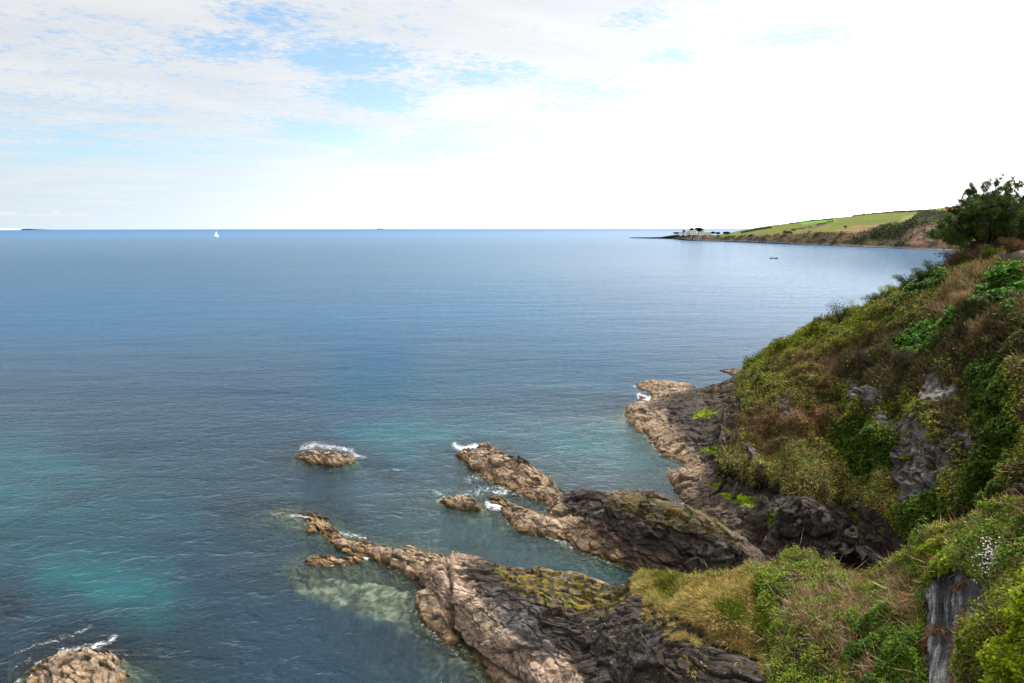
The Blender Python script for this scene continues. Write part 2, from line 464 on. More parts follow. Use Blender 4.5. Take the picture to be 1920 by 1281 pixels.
reefs = [
    Reef('rock_islet', [[(572, 846, .45, .75), (600, 845, .85, .95), (632, 850, .85, .9), (655, 856, .4, .5)]], 'small tan rock islet alone in open water with white surf behind it', seed=1, step=.04),
    Reef('rock_islet', [[(882, 845, .35, .9), (915, 844, 1.1, 2.0), (950, 857, 1.5, 2.2), (985, 874, 1.35, 1.9), (1010, 888, .9, 1.1), (1028, 895, .4, .5)], [(905, 834, .25, .4), (918, 834, .3, .4)], [(965, 858, 1.6, 0.7), (990, 866, 1.6, .6)]],
         'large long tan rock islet with a black cap, off the end of the dark ridge', black=[[(952, 846), (975, 848), (1002, 862), (1002, 872), (975, 868), (955, 862)]], seed=2, step=.045),
    Reef('rock_islet', [[(838, 936, .2, .4), (862, 933, .5, .75), (890, 941, .45, .6), (902, 945, .2, .3)], [(868, 927, .5, .4), (882, 930, .45, .35)]], 'low flat tan rock islet awash left of the dark ridge tip', seed=3, step=.035),
    Reef('small_rock', [[(931, 939, .08, .35), (938, 942, .08, .3)]], 'tiny brown rock barely breaking the surface among foam', seed=4, step=.03),
    Reef('rock_islet', [[(85, 1248, .5, .9), (130, 1232, .9, 1.3), (160, 1222, 1.0, 1.1), (210, 1222, .6, .5)], [(140, 1262, 1.1, 1.2), (190, 1250, 1.0, 1.0)], [(90, 1290, .6, .9), (170, 1300, .9, 1.3), (120, 1340, .9, 1.3)]],
         'broken tan rock islet in the lower left corner ringed by foam', seed=5, step=.03),
    Reef('reef', [[(530, 967, -.35, .5), (575, 975, -.12, .4), (608, 990, .08, .3), (650, 1014, .28, .5), (700, 1024, .45, .8), (760, 1034, .72, 1.1), (815, 1046, .9, 1.4), (845, 1056, 1.0, 1.5)], [(800, 1032, .6, .35), (765, 1024, .4, .3)]],
         'long tan reef running out to sea from the near headland', cat='reef', seed=6, step=.035),
    Reef('small_rock', [[(592, 1048, .0, .25), (640, 1053, .08, .25), (672, 1046, .0, .25)]], 'low brown shelf of rock awash just below the long reef', seed=7, step=.03),
    Reef('rock_hump', [[(806, 1108, .75, .7), (822, 1125, .85, .95), (832, 1150, .7, .9)], [(838, 1178, .35, .6), (850, 1190, .2, .4)]], 'rounded pale tan rock hump beside the fissure of the near headland', seed=8, step=.028, amp=.7),
    Reef('rock_islet', [[(1368, 692, .25, .8), (1395, 694, .7, 1.4), (1412, 700, .9, 1.8)]], 'far brown rock point showing past the nose of the cliff', seed=9, step=.06),
    Reef('rock_shelf', [[(955, 946, .25, .5), (972, 952, .7, 1.1), (995, 962, .85, 1.3), (1015, 970, .8, 1.0)]], 'pale tan rock shelf at the seaward end of the dark ridge', seed=10, step=.035, amp=.8),
    Reef('small_rock', [[(1199, 742, .08, .3), (1204, 744, .12, .35)]], 'tiny dark rock in foam off the far rock platform', seed=11, step=.05),
    Reef('rock_tongue', [[(955, 911, .1, .3), (985, 916, .35, .6), (1020, 918, .55, .9), (1050, 922, .7, 1.0)]], 'thin brown rock tongue between the long islet and the dark ridge', seed=12, step=.035, amp=.8),
]
for r in reefs: r.build()

# ------------------------------------------------------------------ mid shore: rock platform, dark ridge and gully as one height field
def tps(pts, x, y):
    pts = np.asarray(pts, float); n = len(pts)
    D = np.hypot(pts[:, None, 0] - pts[None, :, 0], pts[:, None, 1] - pts[None, :, 1]) ** 1.3
    A = np.zeros((n + 1, n + 1)); A[:n, :n] = D + np.eye(n) * -0.02; A[:n, n] = 1; A[n, :n] = 1
    wts = np.linalg.solve(A, np.concatenate([pts[:, 2], [0]]))
    out = np.full(x.shape, wts[n])
    for k in range(n): out = out + wts[k] * np.hypot(x - pts[k, 0], y - pts[k, 1]) ** 1.3
    return out

mid = [
 # platform waterline
 (1195,718,0),(1197,726,0),(1222,738,0),(1222,752,0),(1176,766,0),(1174,777,0),(1180,793,0),(1200,809,0),(1219,826,0),(1237,850,0),(1267,859,0),(1294,868,0),(1292,878,0),(1254,888,0),(1260,902,0),(1274,912,0),(1268,922,0),(1280,936,0),
 (1170,715,-2),(1165,735,-2),(1190,752,-1.2),(1150,770,-2),(1155,800,-2),(1180,822,-2),(1210,850,-2),(1240,875,-2),(1225,895,-2),(1235,915,-2),(1265,874,-.8),(1245,932,-1.5),
 # platform surface
 (1215,716,.6),(1250,717,.9),(1290,722,1.2),(1330,727,2.0),(1240,730,.6),(1260,745,.8),(1200,768,1.1),(1215,785,.8),(1240,800,.7),(1265,800,1.0),(1270,830,.9),(1300,845,.9),(1320,852,1.0),(1300,790,1.3),
 (1280,765,1.6),(1250,760,1.3),(1320,745,2.2),(1340,760,2.3),(1350,790,2.2),(1345,820,1.8),(1310,815,1.3),(1350,725,3.0),(1365,715,3.6),(1385,712,4.2),(1400,740,4.6),(1400,780,4.2),(1400,830,4.0),(1385,860,3.0),
 (1290,895,.7),(1310,885,1.0),(1330,880,1.2),(1335,900,1.3),(1310,910,.8),(1290,920,.6),(1350,868,1.3),(1350,930,1.3),(1390,925,1.6),(1420,940,1.8),
 # channel and gully
 (1300,945,.1),(1320,958,.05),(1345,975,.1),(1365,990,.15),(1400,1010,.3),(1430,1030,.4),(1340,950,.9),(1380,965,1.1),(1400,985,.8),(1430,1000,.9),(1370,945,1.2),
 (1440,960,2.4),(1480,985,3.0),(1520,985,3.1),(1555,990,2.8),(1440,1010,1.6),(1460,1040,.8),(1510,1040,1.2),(1560,1045,1.1),(1600,1060,1.4),(1620,1030,2.6),(1650,1060,2.2),(1680,1080,2.0),(1560,1080,.7),(1500,1080,.5),
 (1600,980,4.5),(1540,950,4.5),(1480,940,4.5),(1430,915,4.5),(1700,1050,5),(1660,1000,5.5),(1800,1100,5),
 # ridge crest and face
 (1060,930,1.0),(1085,925,1.5),(1108,922,1.9),(1130,930,2.1),(1152,938,2.7),(1181,936,3.1),(1220,941,3.4),(1254,950,3.6),(1285,956,3.6),(1309,966,3.5),(1349,991,3.0),(1380,1008,2.6),(1405,1035,2.0),(1420,1060,1.1),
 (1100,950,1.7),(1140,960,2.1),(1190,975,2.5),(1250,985,2.8),(1300,1000,2.6),(1350,1030,2.2),(1130,990,1.0),(1180,1015,1.2),(1250,1030,1.5),(1320,1050,1.2),(1060,965,.9),(1090,985,.8),(1030,975,.7),(1050,990,.5),
 (1040,1008,0),(1080,1030,0),(1140,1052,0),(1195,1070,0),(1250,1086,0),(1310,1094,0),(1380,1096,0),(1430,1092,.1),(1470,1090,.3),
 (1010,1010,-1.2),(1040,1030,-1.5),(1080,1055,-1.8),(1140,1078,-2),(1200,1096,-2.2),(1260,1112,-2.4),(1330,1120,-2.2),(1410,1120,-1.5),(1020,960,-.6),(1000,940,-.8),(1040,925,.3),(1020,985,0.1),(1060,1000,.2),
 (1650,1050,3.0),(1700,1075,3.2),(1745,1095,3.6),(1610,1040,2.6),(1630,1040,3.2),(1600,1020,3.4),
 # rocks behind the ridge
 (1160,948,1.6),(1175,950,1.5),(1210,946,1.5),(1245,958,1.2),(1275,968,.9),
 (1100,945,0),(1140,955,0),(1230,965,.1),(1100,930,-1.0),(1150,940,-1.2),(1200,935,-1.2),(1240,945,-.8),(1060,912,-.6),(1080,900,-2),(1150,905,-2),(1220,915,-2),
]
mp_ = [(*W0(a, b, max(c, 0)), c) for a, b, c in mid]
def behind(px, py, z, dy, z2):
    q = W0(px, py, z); return (q[0] + dy * 0.3, q[1] + dy, z2)
for q in [(1060,930,1.0,2.4,-.8),(1085,925,1.5,2.6,-1),(1108,922,1.9,2.8,-1),(1130,930,2.1,2.6,-.4),(1181,936,3.1,2.2,1.0),(1220,941,3.4,2.4,.9),(1254,950,3.6,2.6,.7),(1309,966,3.5,2.6,.6),(1349,991,3.0,2.2,.5),(1380,1008,2.6,1.8,.5),
          (1160,925,1.5,1.6,-1),(1210,922,1.5,1.6,-1),(1215,716,.6,3,-1.5),(1250,717,.9,3.5,-1.5),(1290,722,1.2,4,-1.5),(1330,727,2,5,-1.5),(1365,715,3.6,7,-1.5),(1385,712,4.2,9,-1.5),(1400,700,4.2,16,-1.5)]:
    mp_.append(behind(*q))
# rocks just behind the crest, seen over it
mp_ += [(*W0(1160, 926, 1.5), 1.5), (*W0(1210, 923, 1.6), 1.6), (*W0(1240, 934, 1.2), 1.2), (*W0(1190, 930, .9), .9)]
mp_ = np.array(mp_)
def mid_h(x, y): return tps(mp_, x, y)

# grid: columns by bearing, rows by range
def polar_grid(px0, px1, nc, ys):
    pxs = np.linspace(px0, px1, nc); tx = (pxs - CX) / FP / math.cos(PITCH) * 0.97
    Yg = np.asarray(ys)[:, None] * np.ones((1, nc)); Xg = Yg * tx[None, :]
    return Xg, Yg
yy = 1 / np.linspace(1 / 37.5, 1 / 118.0, 950)
Xg, Yg = polar_grid(915, 1790, 900, yy)
k = 5
hc = mid_h(Xg[::k, ::k], Yg[::k, ::k])
def upsamp(a, R, C, k):
    r = np.minimum(np.arange(R) / k, a.shape[0] - 1.001); c = np.minimum(np.arange(C) / k, a.shape[1] - 1.001)
    r0 = r.astype(int); c0 = c.astype(int); fr = (r - r0)[:, None]; fc = (c - c0)[None, :]
    return (a[r0][:, c0] * (1 - fr) * (1 - fc) + a[r0 + 1][:, c0] * fr * (1 - fc) + a[r0][:, c0 + 1] * (1 - fr) * fc + a[r0 + 1][:, c0 + 1] * fr * fc)
hmid = upsamp(hc, *Xg.shape, k)
Pm = np.stack([Xg, Yg, np.maximum(hmid, -2.6)], -1)
nb_ = gnorm(Pm); nb_ *= np.sign(nb_[..., 2:3])
dm, crm = rockdisp(Pm, 1.0)
am = np.clip((hmid + 1.5) / 1.8, .25, 1.0)
Pm = Pm + nb_ * (dm * am * 0.85)[..., None]
cm = rockcol(Pm, crm)
pxm, pym = proj(Pm)
wn = fbm(Pm, 0.9, 6, .72, off=55) * 24; wn2 = fbm(Pm, 0.9, 6, .72, off=95) * 24
dk = darkcol(Pm, crm)
black_mid = [[(1042,912),(1075,905),(1110,905),(1160,925),(1200,915),(1225,915),(1260,930),(1300,950),(1345,985),(1395,1020),(1425,1060),(1440,1100),(1250,1100),(1180,1050),(1110,985),(1060,955)],
             [(1235,752),(1262,738),(1290,728),(1300,716),(1360,705),(1420,690),(1440,900),(1345,905),(1325,865),(1290,835),(1262,800),(1245,775)],
             [(1218,752),(1255,748),(1262,775),(1215,768)],
             [(1340,880),(1420,900),(1700,900),(1700,1110),(1440,1110),(1420,1030),(1400,990),(1370,960),(1340,930)]]
cm = mix(cm, dk, zones(pxm + wn, pym + wn2, black_mid, 9))
cm = mix(cm, TAN * 0.55, zones(pxm + wn, pym + wn2, [[(1270, 955), (1340, 940), (1440, 1000), (1480, 1060), (1420, 1060), (1350, 1000)], [(1148,922),(1195,918),(1200,935),(1160,935)], [(1230,925),(1310,950),(1350,985),(1335,985),(1290,955),(1235,940)]], 8) * 0.55)
cm = mix(cm, DARKR * 1.1, zones(pxm + wn, pym + wn2, [[(1290,900),(1350,880),(1440,960),(1480,1080),(1420,1080),(1380,1010),(1320,960),(1280,935)]], 14) * .75)
cm = mix(cm, np.array([0.09, 0.06, 0.045]), zones(pxm + wn, pym + wn2, [[(1150, 1020), (1250, 1040), (1320, 1085), (1200, 1085)], [(1060, 985), (1110, 975), (1180, 1010), (1140, 1040), (1080, 1025)]], 10) * 0.7)
nl = fbm(Pm, 2.2, 4, 0.6, off=14)
ye = zones(pxm + wn, pym + wn2, [[(1140, 935), (1190, 925), (1260, 940), (1320, 955), (1370, 995), (1390, 1020), (1330, 1000), (1240, 985), (1180, 970), (1150, 955)]], 8)
cm = mix(cm, LICH * 0.7, ye * sstep(-0.15, 0.3, nl) * .85)
cm = mix(cm, np.array([0.07, 0.09, 0.02]), ye * sstep(0.05, 0.4, -nl) * 0.8)
cm = mix(cm, LICH * 0.5, zones(pxm + wn, pym + wn2, [[(1290, 745), (1350, 720), (1400, 705), (1400, 850), (1330, 800)]], 14) * sstep(-0.05, 0.3, nl) * 0.7)
al = zones(pxm + wn * .6, pym + wn2 * .6, [[(1325, 908), (1350, 903), (1385, 912), (1418, 935), (1395, 945), (1360, 935)], [(1440, 965), (1455, 955), (1452, 975), (1446, 985), (1438, 980)], [(1300, 775), (1322, 770), (1345, 772), (1330, 780), (1305, 785)], [(1312, 845), (1345, 835), (1350, 855), (1335, 850)], [(1390, 942), (1420, 945), (1415, 952), (1392, 950)]], 4)
cm = mix(cm, ALGA * 1.35, al * sstep(-0.4, 0.1, nl))
mo = mkgrid('rocky_shore', Pm, cm, M_rock)
tag(mo, kind='structure')

# ------------------------------------------------------------------ near headland (loft)
def C3(px, py, z): return PZ(px, py, z)
crest = [(842,1046,.5),(870,1052,1.0),(905,1058,1.5),(960,1070,2.0),(1060,1086,3),(1120,1100,3.5),(1165,1112,4.1),(1200,1094,5.1),(1250,1086,5.7),(1300,1092,6.3),(1360,1084,6.9),(1420,1076,7.4),(1480,1062,7.9),(1540,1070,8.1),(1590,1090,8.1),(1630,1092,8.5),(1680,1072,9.2),(1720,1058,9.8),(1750,1025,10.8),(1780,1010,11.4),(1850,987,12.8),(1925,945,14.4),(2100,900,16.5),(2400,860,18)]
base = [(770,1085,-.6),(790,1110,-.5),(815,1155,-.5),(845,1200,-.5),(905,1270,-.4),(945,1320,-.4),(980,1360,-.4),(1030,1420,-.3),(1080,1480,-.2),(1140,1540,0),(1200,1600,.3),(1280,1650,.6),(1380,1700,1.2),(1450,1750,2),(1520,1800,2.6),(1590,1850,3.2),(1650,1850,4.2),(1710,1850,5),(1765,1820,6.2),(1800,1820,7),(1860,1820,8.2),(2000,1800,9.5),(2250,1750,12),(2600,1700,15)]
cr3 = np.array([C3(*p) for p in crest]); ba3 = np.array([C3(*p) for p in base])
out = np.array([-0.25, -0.97, 0])
rows = []
rows.append(cr3 + np.array([0.9, 4.0, 0]) + np.stack([0*cr3[:,0], 0*cr3[:,0], -cr3[:,2]*0.92 - 2.2], 1))
rows.append(cr3 + np.array([0.5, 1.7, 0]) + np.stack([0*cr3[:,0], 0*cr3[:,0], -cr3[:,2]*0.42 - .5], 1))
rows.append(cr3 + np.array([0.12, 0.5, -0.12]))
rows.append(cr3)
for f in (0.12, 0.3, 0.5, 0.72):
    q = cr3 * (1 - f) + ba3 * f
    b = 0.07 * 4 * f * (1 - f)
    rows.append(CAM + (q - CAM) * (1 - b))
rows.append(ba3)
rows.append(ba3 + np.array([-1.2, -1.0, -1.8]))
Pf = loft(rows, 820, 1000)
pxf, pyf = proj(Pf)
# broad relief along the line of sight
def raybump(P, px, py, lst):
    s = np.zeros(px.shape)
    for bx, by, rx, ry, a in lst: s += a * np.exp(-((px - bx) / rx) ** 2 - ((py - by) / ry) ** 2)
    return CAM + (P - CAM) * (1 - s)[..., None]
Pf = raybump(Pf, pxf, pyf, [(1795,1190,38,90,-.06),(1720,1150,30,80,.015),(1775,1050,28,35,.04),(1560,1180,90,60,.03),(1340,1150,60,30,.025),(1100,1230,70,40,-.03),(1000,1110,60,25,.025),(1430,1230,50,60,-.03),(1470,1090,20,10,.01),(1860,1040,40,40,.05),(1250,1240,60,40,.02)])
Nf = facecam(Pf, gnorm(Pf))
vegf = [[(1195,1085),(1240,1055),(1300,1050),(1420,1035),(1500,1020),(1560,1030),(1630,1040),(1700,1010),(1760,970),(1930,930),(2500,800),(2500,1110),(1870,1110),(1800,1075),(1760,1080),(1742,1130),(1735,1200),(1750,1300),(1760,1900),(1440,1900),(1445,1290),(1420,1230),(1370,1215),(1330,1180),(1290,1160),(1230,1135),(1195,1118)]]
grassf_poly = [[(1195,1085),(1260,1075),(1300,1082),(1415,1068),(1425,1100),(1415,1140),(1440,1200),(1445,1281),(1445,1500),(1405,1500),(1395,1260),(1355,1205),(1300,1165),(1230,1135),(1195,1118)]]
wf = fbm(Pf, 0.9, 6, .75, off=21) * 34; wf2 = fbm(Pf, 0.9, 6, .75, off=61) * 34
vg = zones(pxf + wf * .6, pyf + wf2 * .6, vegf, 6)
slab = zones(pxf + wf * .5, pyf + wf2 * .5, [[(1745,1105),(1790,1080),(1850,1085),(1850,1130),(1830,1200),(1835,1300),(1840,1700),(1750,1700),(1745,1200)]], 8)
df, crf = rockdisp(Pf * 1.15, 1.0)
mound = fbm(Pf, 0.55, 3, off=33) * 0.55 + fbm(Pf, 1.6, 3, off=3) * 0.2
# vertical bedding of the slab
sl = fbm(np.stack([Pf[..., 0] / Pf[..., 1] * 80 + Pf[..., 2] * 0.35, Pf[..., 1] * .3, Pf[..., 2] * 0.3], -1), 1.0, 5, 0.6, off=2, ridged=True)
fis = pdist(pxf + wf * .12, pyf + wf2 * .12, [(838,1040),(842,1090),(843,1140),(852,1180),(870,1205),(905,1235),(945,1262),(1000,1300)], False)
fis2 = pdist(pxf + wf * .12, pyf + wf2 * .12, [(870,1100),(905,1130),(955,1180),(1010,1215),(1060,1240)], False)
groove = -0.38 * np.exp(-(fis / 5.5) ** 2) - 0.12 * np.exp(-(fis2 / 6) ** 2)
disp = df * 0.62 * (1 - vg) * (1 - slab) + groove + mound * vg + slab * (sl * 0.2 + 0.05 * df)
Pf = Pf + Nf * disp[..., None]
cf = rockcol(Pf, crf) * np.array([1.36, 1.36, 1.42])
cf = mix(cf, BLACK, np.exp(-(fis / 4.0) ** 2) * 0.7)
dkf = darkcol(Pf, crf)
cf = mix(cf, dkf, zones(pxf + wf * 1.3, pyf + wf2 * 1.3, [[(862,1056),(905,1050),(1000,1068),(1170,1100),(1230,1075),(1300,1040),(1500,1000),(2000,850),(2400,900),(2400,1900),(1180,1500),(1100,1290),(1060,1245),(1020,1215),(960,1170),(915,1130),(875,1085)]], 10))
gz = zones(pxf + wf, pyf + wf2, [[(910,1120),(985,1165),(1010,1200),(1050,1235),(1020,1240),(960,1195),(920,1160)]], 10)
cf = mix(cf, GREY * 0.9, gz * 0.7)
nl = fbm(Pf, 2.6, 4, 0.6, off=14); nl2 = fbm(Pf * np.array([1, 1, 2.5]), 1.3, 4, 0.6, off=4)
yf = zones(pxf + wf, pyf + wf2, [[(920,1062),(1000,1068),(1060,1080),(1165,1108),(1210,1090),(1200,1118),(1150,1150),(1090,1150),(1040,1150),(1000,1120),(960,1105),(935,1080)]], 9)
cf = mix(cf, LICH * 1.05, yf * sstep(-0.1, 0.2, nl))
cf = mix(cf, np.array([0.10, 0.12, 0.03]), yf * sstep(0.12, 0.4, nl2))
cf = mix(cf, BLACK, yf * sstep(0.18, 0.4, -nl2) * 0.8)
yf2 = zones(pxf + wf, pyf + wf2, [[(1060,1140),(1230,1110),(1330,1170),(1400,1281),(1200,1281),(1130,1230)]], 25)
cf = mix(cf, LICH * 0.8, yf2 * sstep(0.2, 0.42, nl) * 0.6)
wsp = fbm(Pf, 5.5, 3, 0.5, off=40)
cf = mix(cf, np.array([0.62, 0.6, 0.56]), yf2 * sstep(0.44, 0.56, wsp + 0.25 * nl2) * (1 - vg))   # bird lime
scol = mix(np.broadcast_to(np.array([0.06, 0.06, 0.064]), Pf.shape), np.array([0.42, 0.41, 0.38]), sstep(0.5, 0.85, sl) * 0.7)
scol = mix(scol, BLACK, sstep(0.1, -0.5, sl) * 0.7)
cf = mix(cf, scol, slab)
SOIL = np.array([0.055, 0.045, 0.025])
gr = zones(pxf + wf, pyf + wf2, grassf_poly, 8)
cf = mix(cf, np.broadcast_to(SOIL, Pf.shape) * (1 + .5 * nl)[..., None], vg * (1 - slab))
cf = mix(cf, mix(np.broadcast_to(np.array([0.22, 0.175, 0.08]), Pf.shape), np.array([0.09, 0.12, 0.03]), sstep(0, .4, nl2)), gr * vg * .9)
fo = mkgrid('near_headland', Pf, cf, M_rock)
tag(fo, kind='structure')

# ------------------------------------------------------------------ near banks in the lower right corner
def bank(edge, D, span, seed, name):
    rows = []
    for f, dpx, dd in [(0, 40, 2.5), (0.25, -2, 1.0), (.45, 30, .0), (0.7, 90, -.5), (.85, 170, -1.0), (1, 320, -1.2)]:
        rows.append([PY(px + dpx, py + (8 if dpx > 0 else 0), D + dd + 0.0 * py) for px, py in edge])
    P = loft(np.array(rows), 200, 260)
    N = facecam(P, gnorm(P))
    P = P + N * (fbm(P, .8, 3, off=seed) * .6 + fbm(P, 2.2, 3, off=seed) * .35)[..., None]
    c = np.broadcast_to(SOIL, P.shape) * (1 + fbm(P, 3, 3)[..., None] * .5)
    return P, N, tag(mkgrid(name, P, c, M_soil), kind='structure')
Pn1, Nn1, _ = bank([(1980,1090),(1935,1115),(1880,1140),(1848,1175),(1838,1220),(1828,1290),(1815,1400),(1800,1600)], 13.5, 0, 3, 'gully_bank')
Pn2, Nn2, _ = bank([(2040,1060),(1975,1085),(1950,1112),(1940,1160),(1925,1210),(1895,1280),(1870,1400),(1840,1600)], 10.0, 0, 8, 'near_bank')

# ------------------------------------------------------------------ the big cliff (loft)
ccrest = [(1378,714,100),(1392,704,97),(1410,686,93),(1440,661,88),(1500,622,80),(1560,596,75),(1620,573,71),(1680,545,67),(1740,520,63),(1790,488,60),(1840,474,58),(1880,488,56),(1925,488,53),(2050,485,48),(2300,480,42)]
cbase = [(1335,890,50),(1350,905,50),(1385,920,49),(1420,930,48),(1480,955,46),(1530,985,44),(1580,1000,42.5),(1630,1030,41),(1690,1070,38),(1740,1090,36),(1790,1110,33),(1850,1120,30),(1925,1120,27),(2050,1100,24),(2300,1100,20)]
cc = np.array([PY(a, b, c) for a, b, c in ccrest])
cb = np.array([PY(a, b, c) for a, b, c in cbase])
zz = np.linspace(0, 0, len(cc))
rows = []
plat = sstep(1770, 1870, np.array([p[0] for p in ccrest]))[:, None]
rows.append(cc + (1 - plat) * np.array([6, 14, 0]) + plat * np.array([36, 45, 0]) + np.stack([zz, zz, -(1 - plat[:, 0]) * (cc[:, 2] + 2) - plat[:, 0] * 6], 1))
rows.append(cc + (1 - plat) * np.array([3, 6, 0]) + plat * np.array([12, 14, 0]) + np.stack([zz, zz, -(1 - plat[:, 0]) * (cc[:, 2] * .55) - plat[:, 0] * .8], 1))
rows.append(cc + (1 - plat) * np.array([.6, 1.5, -.4]) + plat * np.array([.6, 1.5, -.1]))
rows.append(cc)
for f in (0.1, 0.25, 0.42, 0.6, 0.8):
    q = cc * (1 - f) + cb * f
    b = 0.11 * 4 * f * (1 - f)
    rows.append(CAM + (q - CAM) * (1 - b))
rows.append(cb)
rows.append(cb + np.array([0.4, 1.0, -2.0]))
Pc, trc = loft(rows, 900, 900, True)
pxc, pyc = proj(Pc)
Pc = raybump(Pc, pxc, pyc, [(1655,820,22,110,.035),(1640,740,25,60,.008),(1600,860,55,70,-.04),(1560,700,45,60,-.02),(1480,640,60,25,.012),(1460,760,40,60,.015),(1760,740,30,30,.012),(1720,830,60,70,.01),
      (1840,700,50,60,-.035),(1880,850,60,110,-.06),(1600,740,22,40,.02),(1530,900,40,50,.02),(1580,955,40,22,-.05),(1370,850,26,30,.03),(1480,900,25,40,.02),(1820,610,50,30,.015),(1620,600,50,20,.01),(1700,950,60,40,.03),(1830,480,40,14,-.01)])
# undercut at the foot of the nose
uc = zone(pxc, pyc, [(1335,878),(1400,885),(1470,905),(1500,940),(1480,990),(1320,960)], 9)
Pc = CAM + (Pc - CAM) * (1 + 0.035 * uc)[..., None]
Nc = facecam(Pc, gnorm(Pc))
wc = fbm(Pc, 0.35, 6, .75, off=21) * 38; wc2 = fbm(Pc, 0.35, 6, .75, off=61) * 38
rock_polys = [[(1330,872),(1360,878),(1400,885),(1440,895),(1480,905),(1500,935),(1560,980),(1640,985),(1700,1000),(1740,1040),(1800,1090),(1800,1300),(1250,1200)],
              [(1668,800),(1690,770),(1740,790),(1790,830),(1800,880),(1770,930),(1700,945),(1675,880)],
              [(1735,720),(1750,705),(1765,712),(1790,735),(1795,760),(1745,765),(1728,755)],
              [(1592,722),(1620,735),(1645,720),(1650,745),(1625,765),(1600,755)],[(1465,760),(1490,755),(1500,790),(1480,800)],
              [(1640,765),(1660,780),(1660,800),(1640,790)],[(1790,800),(1815,815),(1860,870),(1840,880),(1800,840)],[(1383,848),(1420,842),(1432,868),(1390,874)],[(1590,930),(1640,940),(1700,990),(1690,1010),(1600,960)],[(1660,700),(1670,690),(1675,760),(1665,770)],
              [(1340,700),(1400,690),(1395,760),(1380,830),(1350,850),(1300,850)]]
nr_ = fbm(Pc, 0.9, 4, 0.6, off=77)
rk = np.clip(zones(pxc + wc, pyc + wc2, rock_polys, 10) * sstep(-.45, .0, nr_ + .35 * zone(pxc, pyc, rock_polys[0], 12) + .25 * zone(pxc, pyc, rock_polys[2], 8)), 0, 1)
dc, crc = rockdisp(Pc * 0.8, 1.0)
moundc = fbm(Pc, 0.22, 3, off=33) * 1.1 + fbm(Pc, 0.55, 4, .6, off=3) * 1.5
gl = fbm(np.stack([Pc[..., 0] * 1.0 - Pc[..., 2] * .3, Pc[..., 1] * .25, Pc[..., 2] * .22], -1), .55, 3, off=9, ridged=True)   # gullies down the slope
topf = (sstep(3.0, 4.1, trc) * 1.0)[:, None] * np.ones((1, 900))
veg_c = (1 - rk) * (1 - .7 * zones(pxc, pyc, [[(1350,840),(1400,835),(1560,850),(1640,910),(1700,950),(1740,1000),(1720,1040),(1640,1000),(1560,950),(1500,950),(1440,905),(1350,885)]], 25))
Pc = Pc + Nc * (dc * 0.95 * rk + (moundc * veg_c + gl * .95) * (0.12 + 0.88 * topf) - .7 * (1 - topf))[..., None]
cc_ = darkcol(Pc, crc)
cc_ = mix(cc_, GREY * 1.7, zones(pxc + wc, pyc + wc2, rock_polys[1:8], 10) * sstep(-.3, .3, fbm(Pc, 1.6, 4, off=6)) * .8)
cc_ = mix(cc_, np.array([0.24, 0.12, 0.05]), zone(pxc + wc, pyc + wc2, [(1540,950),(1575,935),(1600,945),(1590,965),(1555,965)], 10) * .8)
cc_ = mix(cc_, np.array([0.2, 0.15, 0.06]), sstep(.1, .4, fbm(Pc, 1.1, 3, off=16)) * .4)
cc_ = mix(cc_, np.broadcast_to(SOIL, Pc.shape) * (1 + .6 * nr_)[..., None], 1 - rk)
path = zone(pxc, pyc, [(1876,474),(2300,470),(2300,486),(1880,487)], 2) * (pyc < 489)
cc_ = mix(cc_, np.array([0.28, 0.26, 0.22]), path * .8)
co = mkgrid('sea_cliff', Pc, cc_, M_rock)
tag(co, kind='structure')

# ------------------------------------------------------------------ far headland
hx = [1181,1215,1240,1262,1282,1300,1345,1400,1450,1500,1560,1620,1680,1730,1783,1850,1930,2200]
shy = [446.0,446.8,447.4,448.2,450.5,451.8,453.0,455,457,459.2,461.3,463.6,466,468.4,470.8,473,476,484]
cly = [445.6,445.6,445.8,443.5,442.5,443.5,444.2,443.2,441.5,438,435,436,427,418,421,428,430,440]
cld = [4,6,12,25,40,45,40,50,50,45,45,45,60,75,70,60,60,60]
ckz = [445.3,445.2,444.2,440.5,438.6,438.8,440.3,434.5,425.5,417,410.8,403,397.8,394.6,388,383,379,372]
ckd = [8,14,30,60,110,150,220,330,330,320,340,350,370,390,420,430,430,430]
sh3 = np.array([PZ(x, y, 0.0) for x, y in zip(hx, shy)])
cl3 = np.array([PY(x, y, s[1] + d) for x, y, s, d in zip(hx, cly, sh3, cld)])
ck3 = np.array([PY(x, y, s[1] + d) for x, y, s, d in zip(hx, ckz, sh3, ckd)])
sh3b = sh3 + np.array([0, 12, 0]); sh3b[:, 2] = np.minimum(2.2, cl3[:, 2] * .5 + .4)
mid3 = cl3 * .5 + ck3 * .5; mid3 = CAM + (mid3 - CAM) * 0.97
rows = [sh3 + np.array([0, -10, -3.0]), sh3, sh3b, cl3, mid3, ck3, ck3 + np.array([10, 80, -3]), ck3 + np.array([40, 300, -8]), ck3 * np.array([1.1, 1.1, 0]) + np.array([60, 600, -6])]
Ph = loft(rows, 420, 700)
pxh, pyh = proj(Ph)
s0 = np.array(shy); 
tsh = np.interp(pxh, hx, shy); tcl = np.interp(pxh, hx, cly); tck = np.interp(pxh, hx, ckz)
nh = fbm(Ph * np.array([1, .6, 1]), 0.02, 5, .6); nh2 = fbm(Ph, 0.06, 4, .6, off=4)
clf = sstep(-1, 1.5, pyh - tcl) 
Nh = facecam(Ph, gnorm(Ph))
Ph = Ph + Nh * ((nh * 6 + nh2 * 4) * clf + nh2 * .9 * (1 - clf))[..., None] * sstep(0.5, 4, Ph[..., 2])[..., None]
GRASS = np.array([0.066, 0.080, 0.016]); BRK = np.array([0.15, 0.095, 0.055]); SCR = np.array([0.045, 0.045, 0.03])
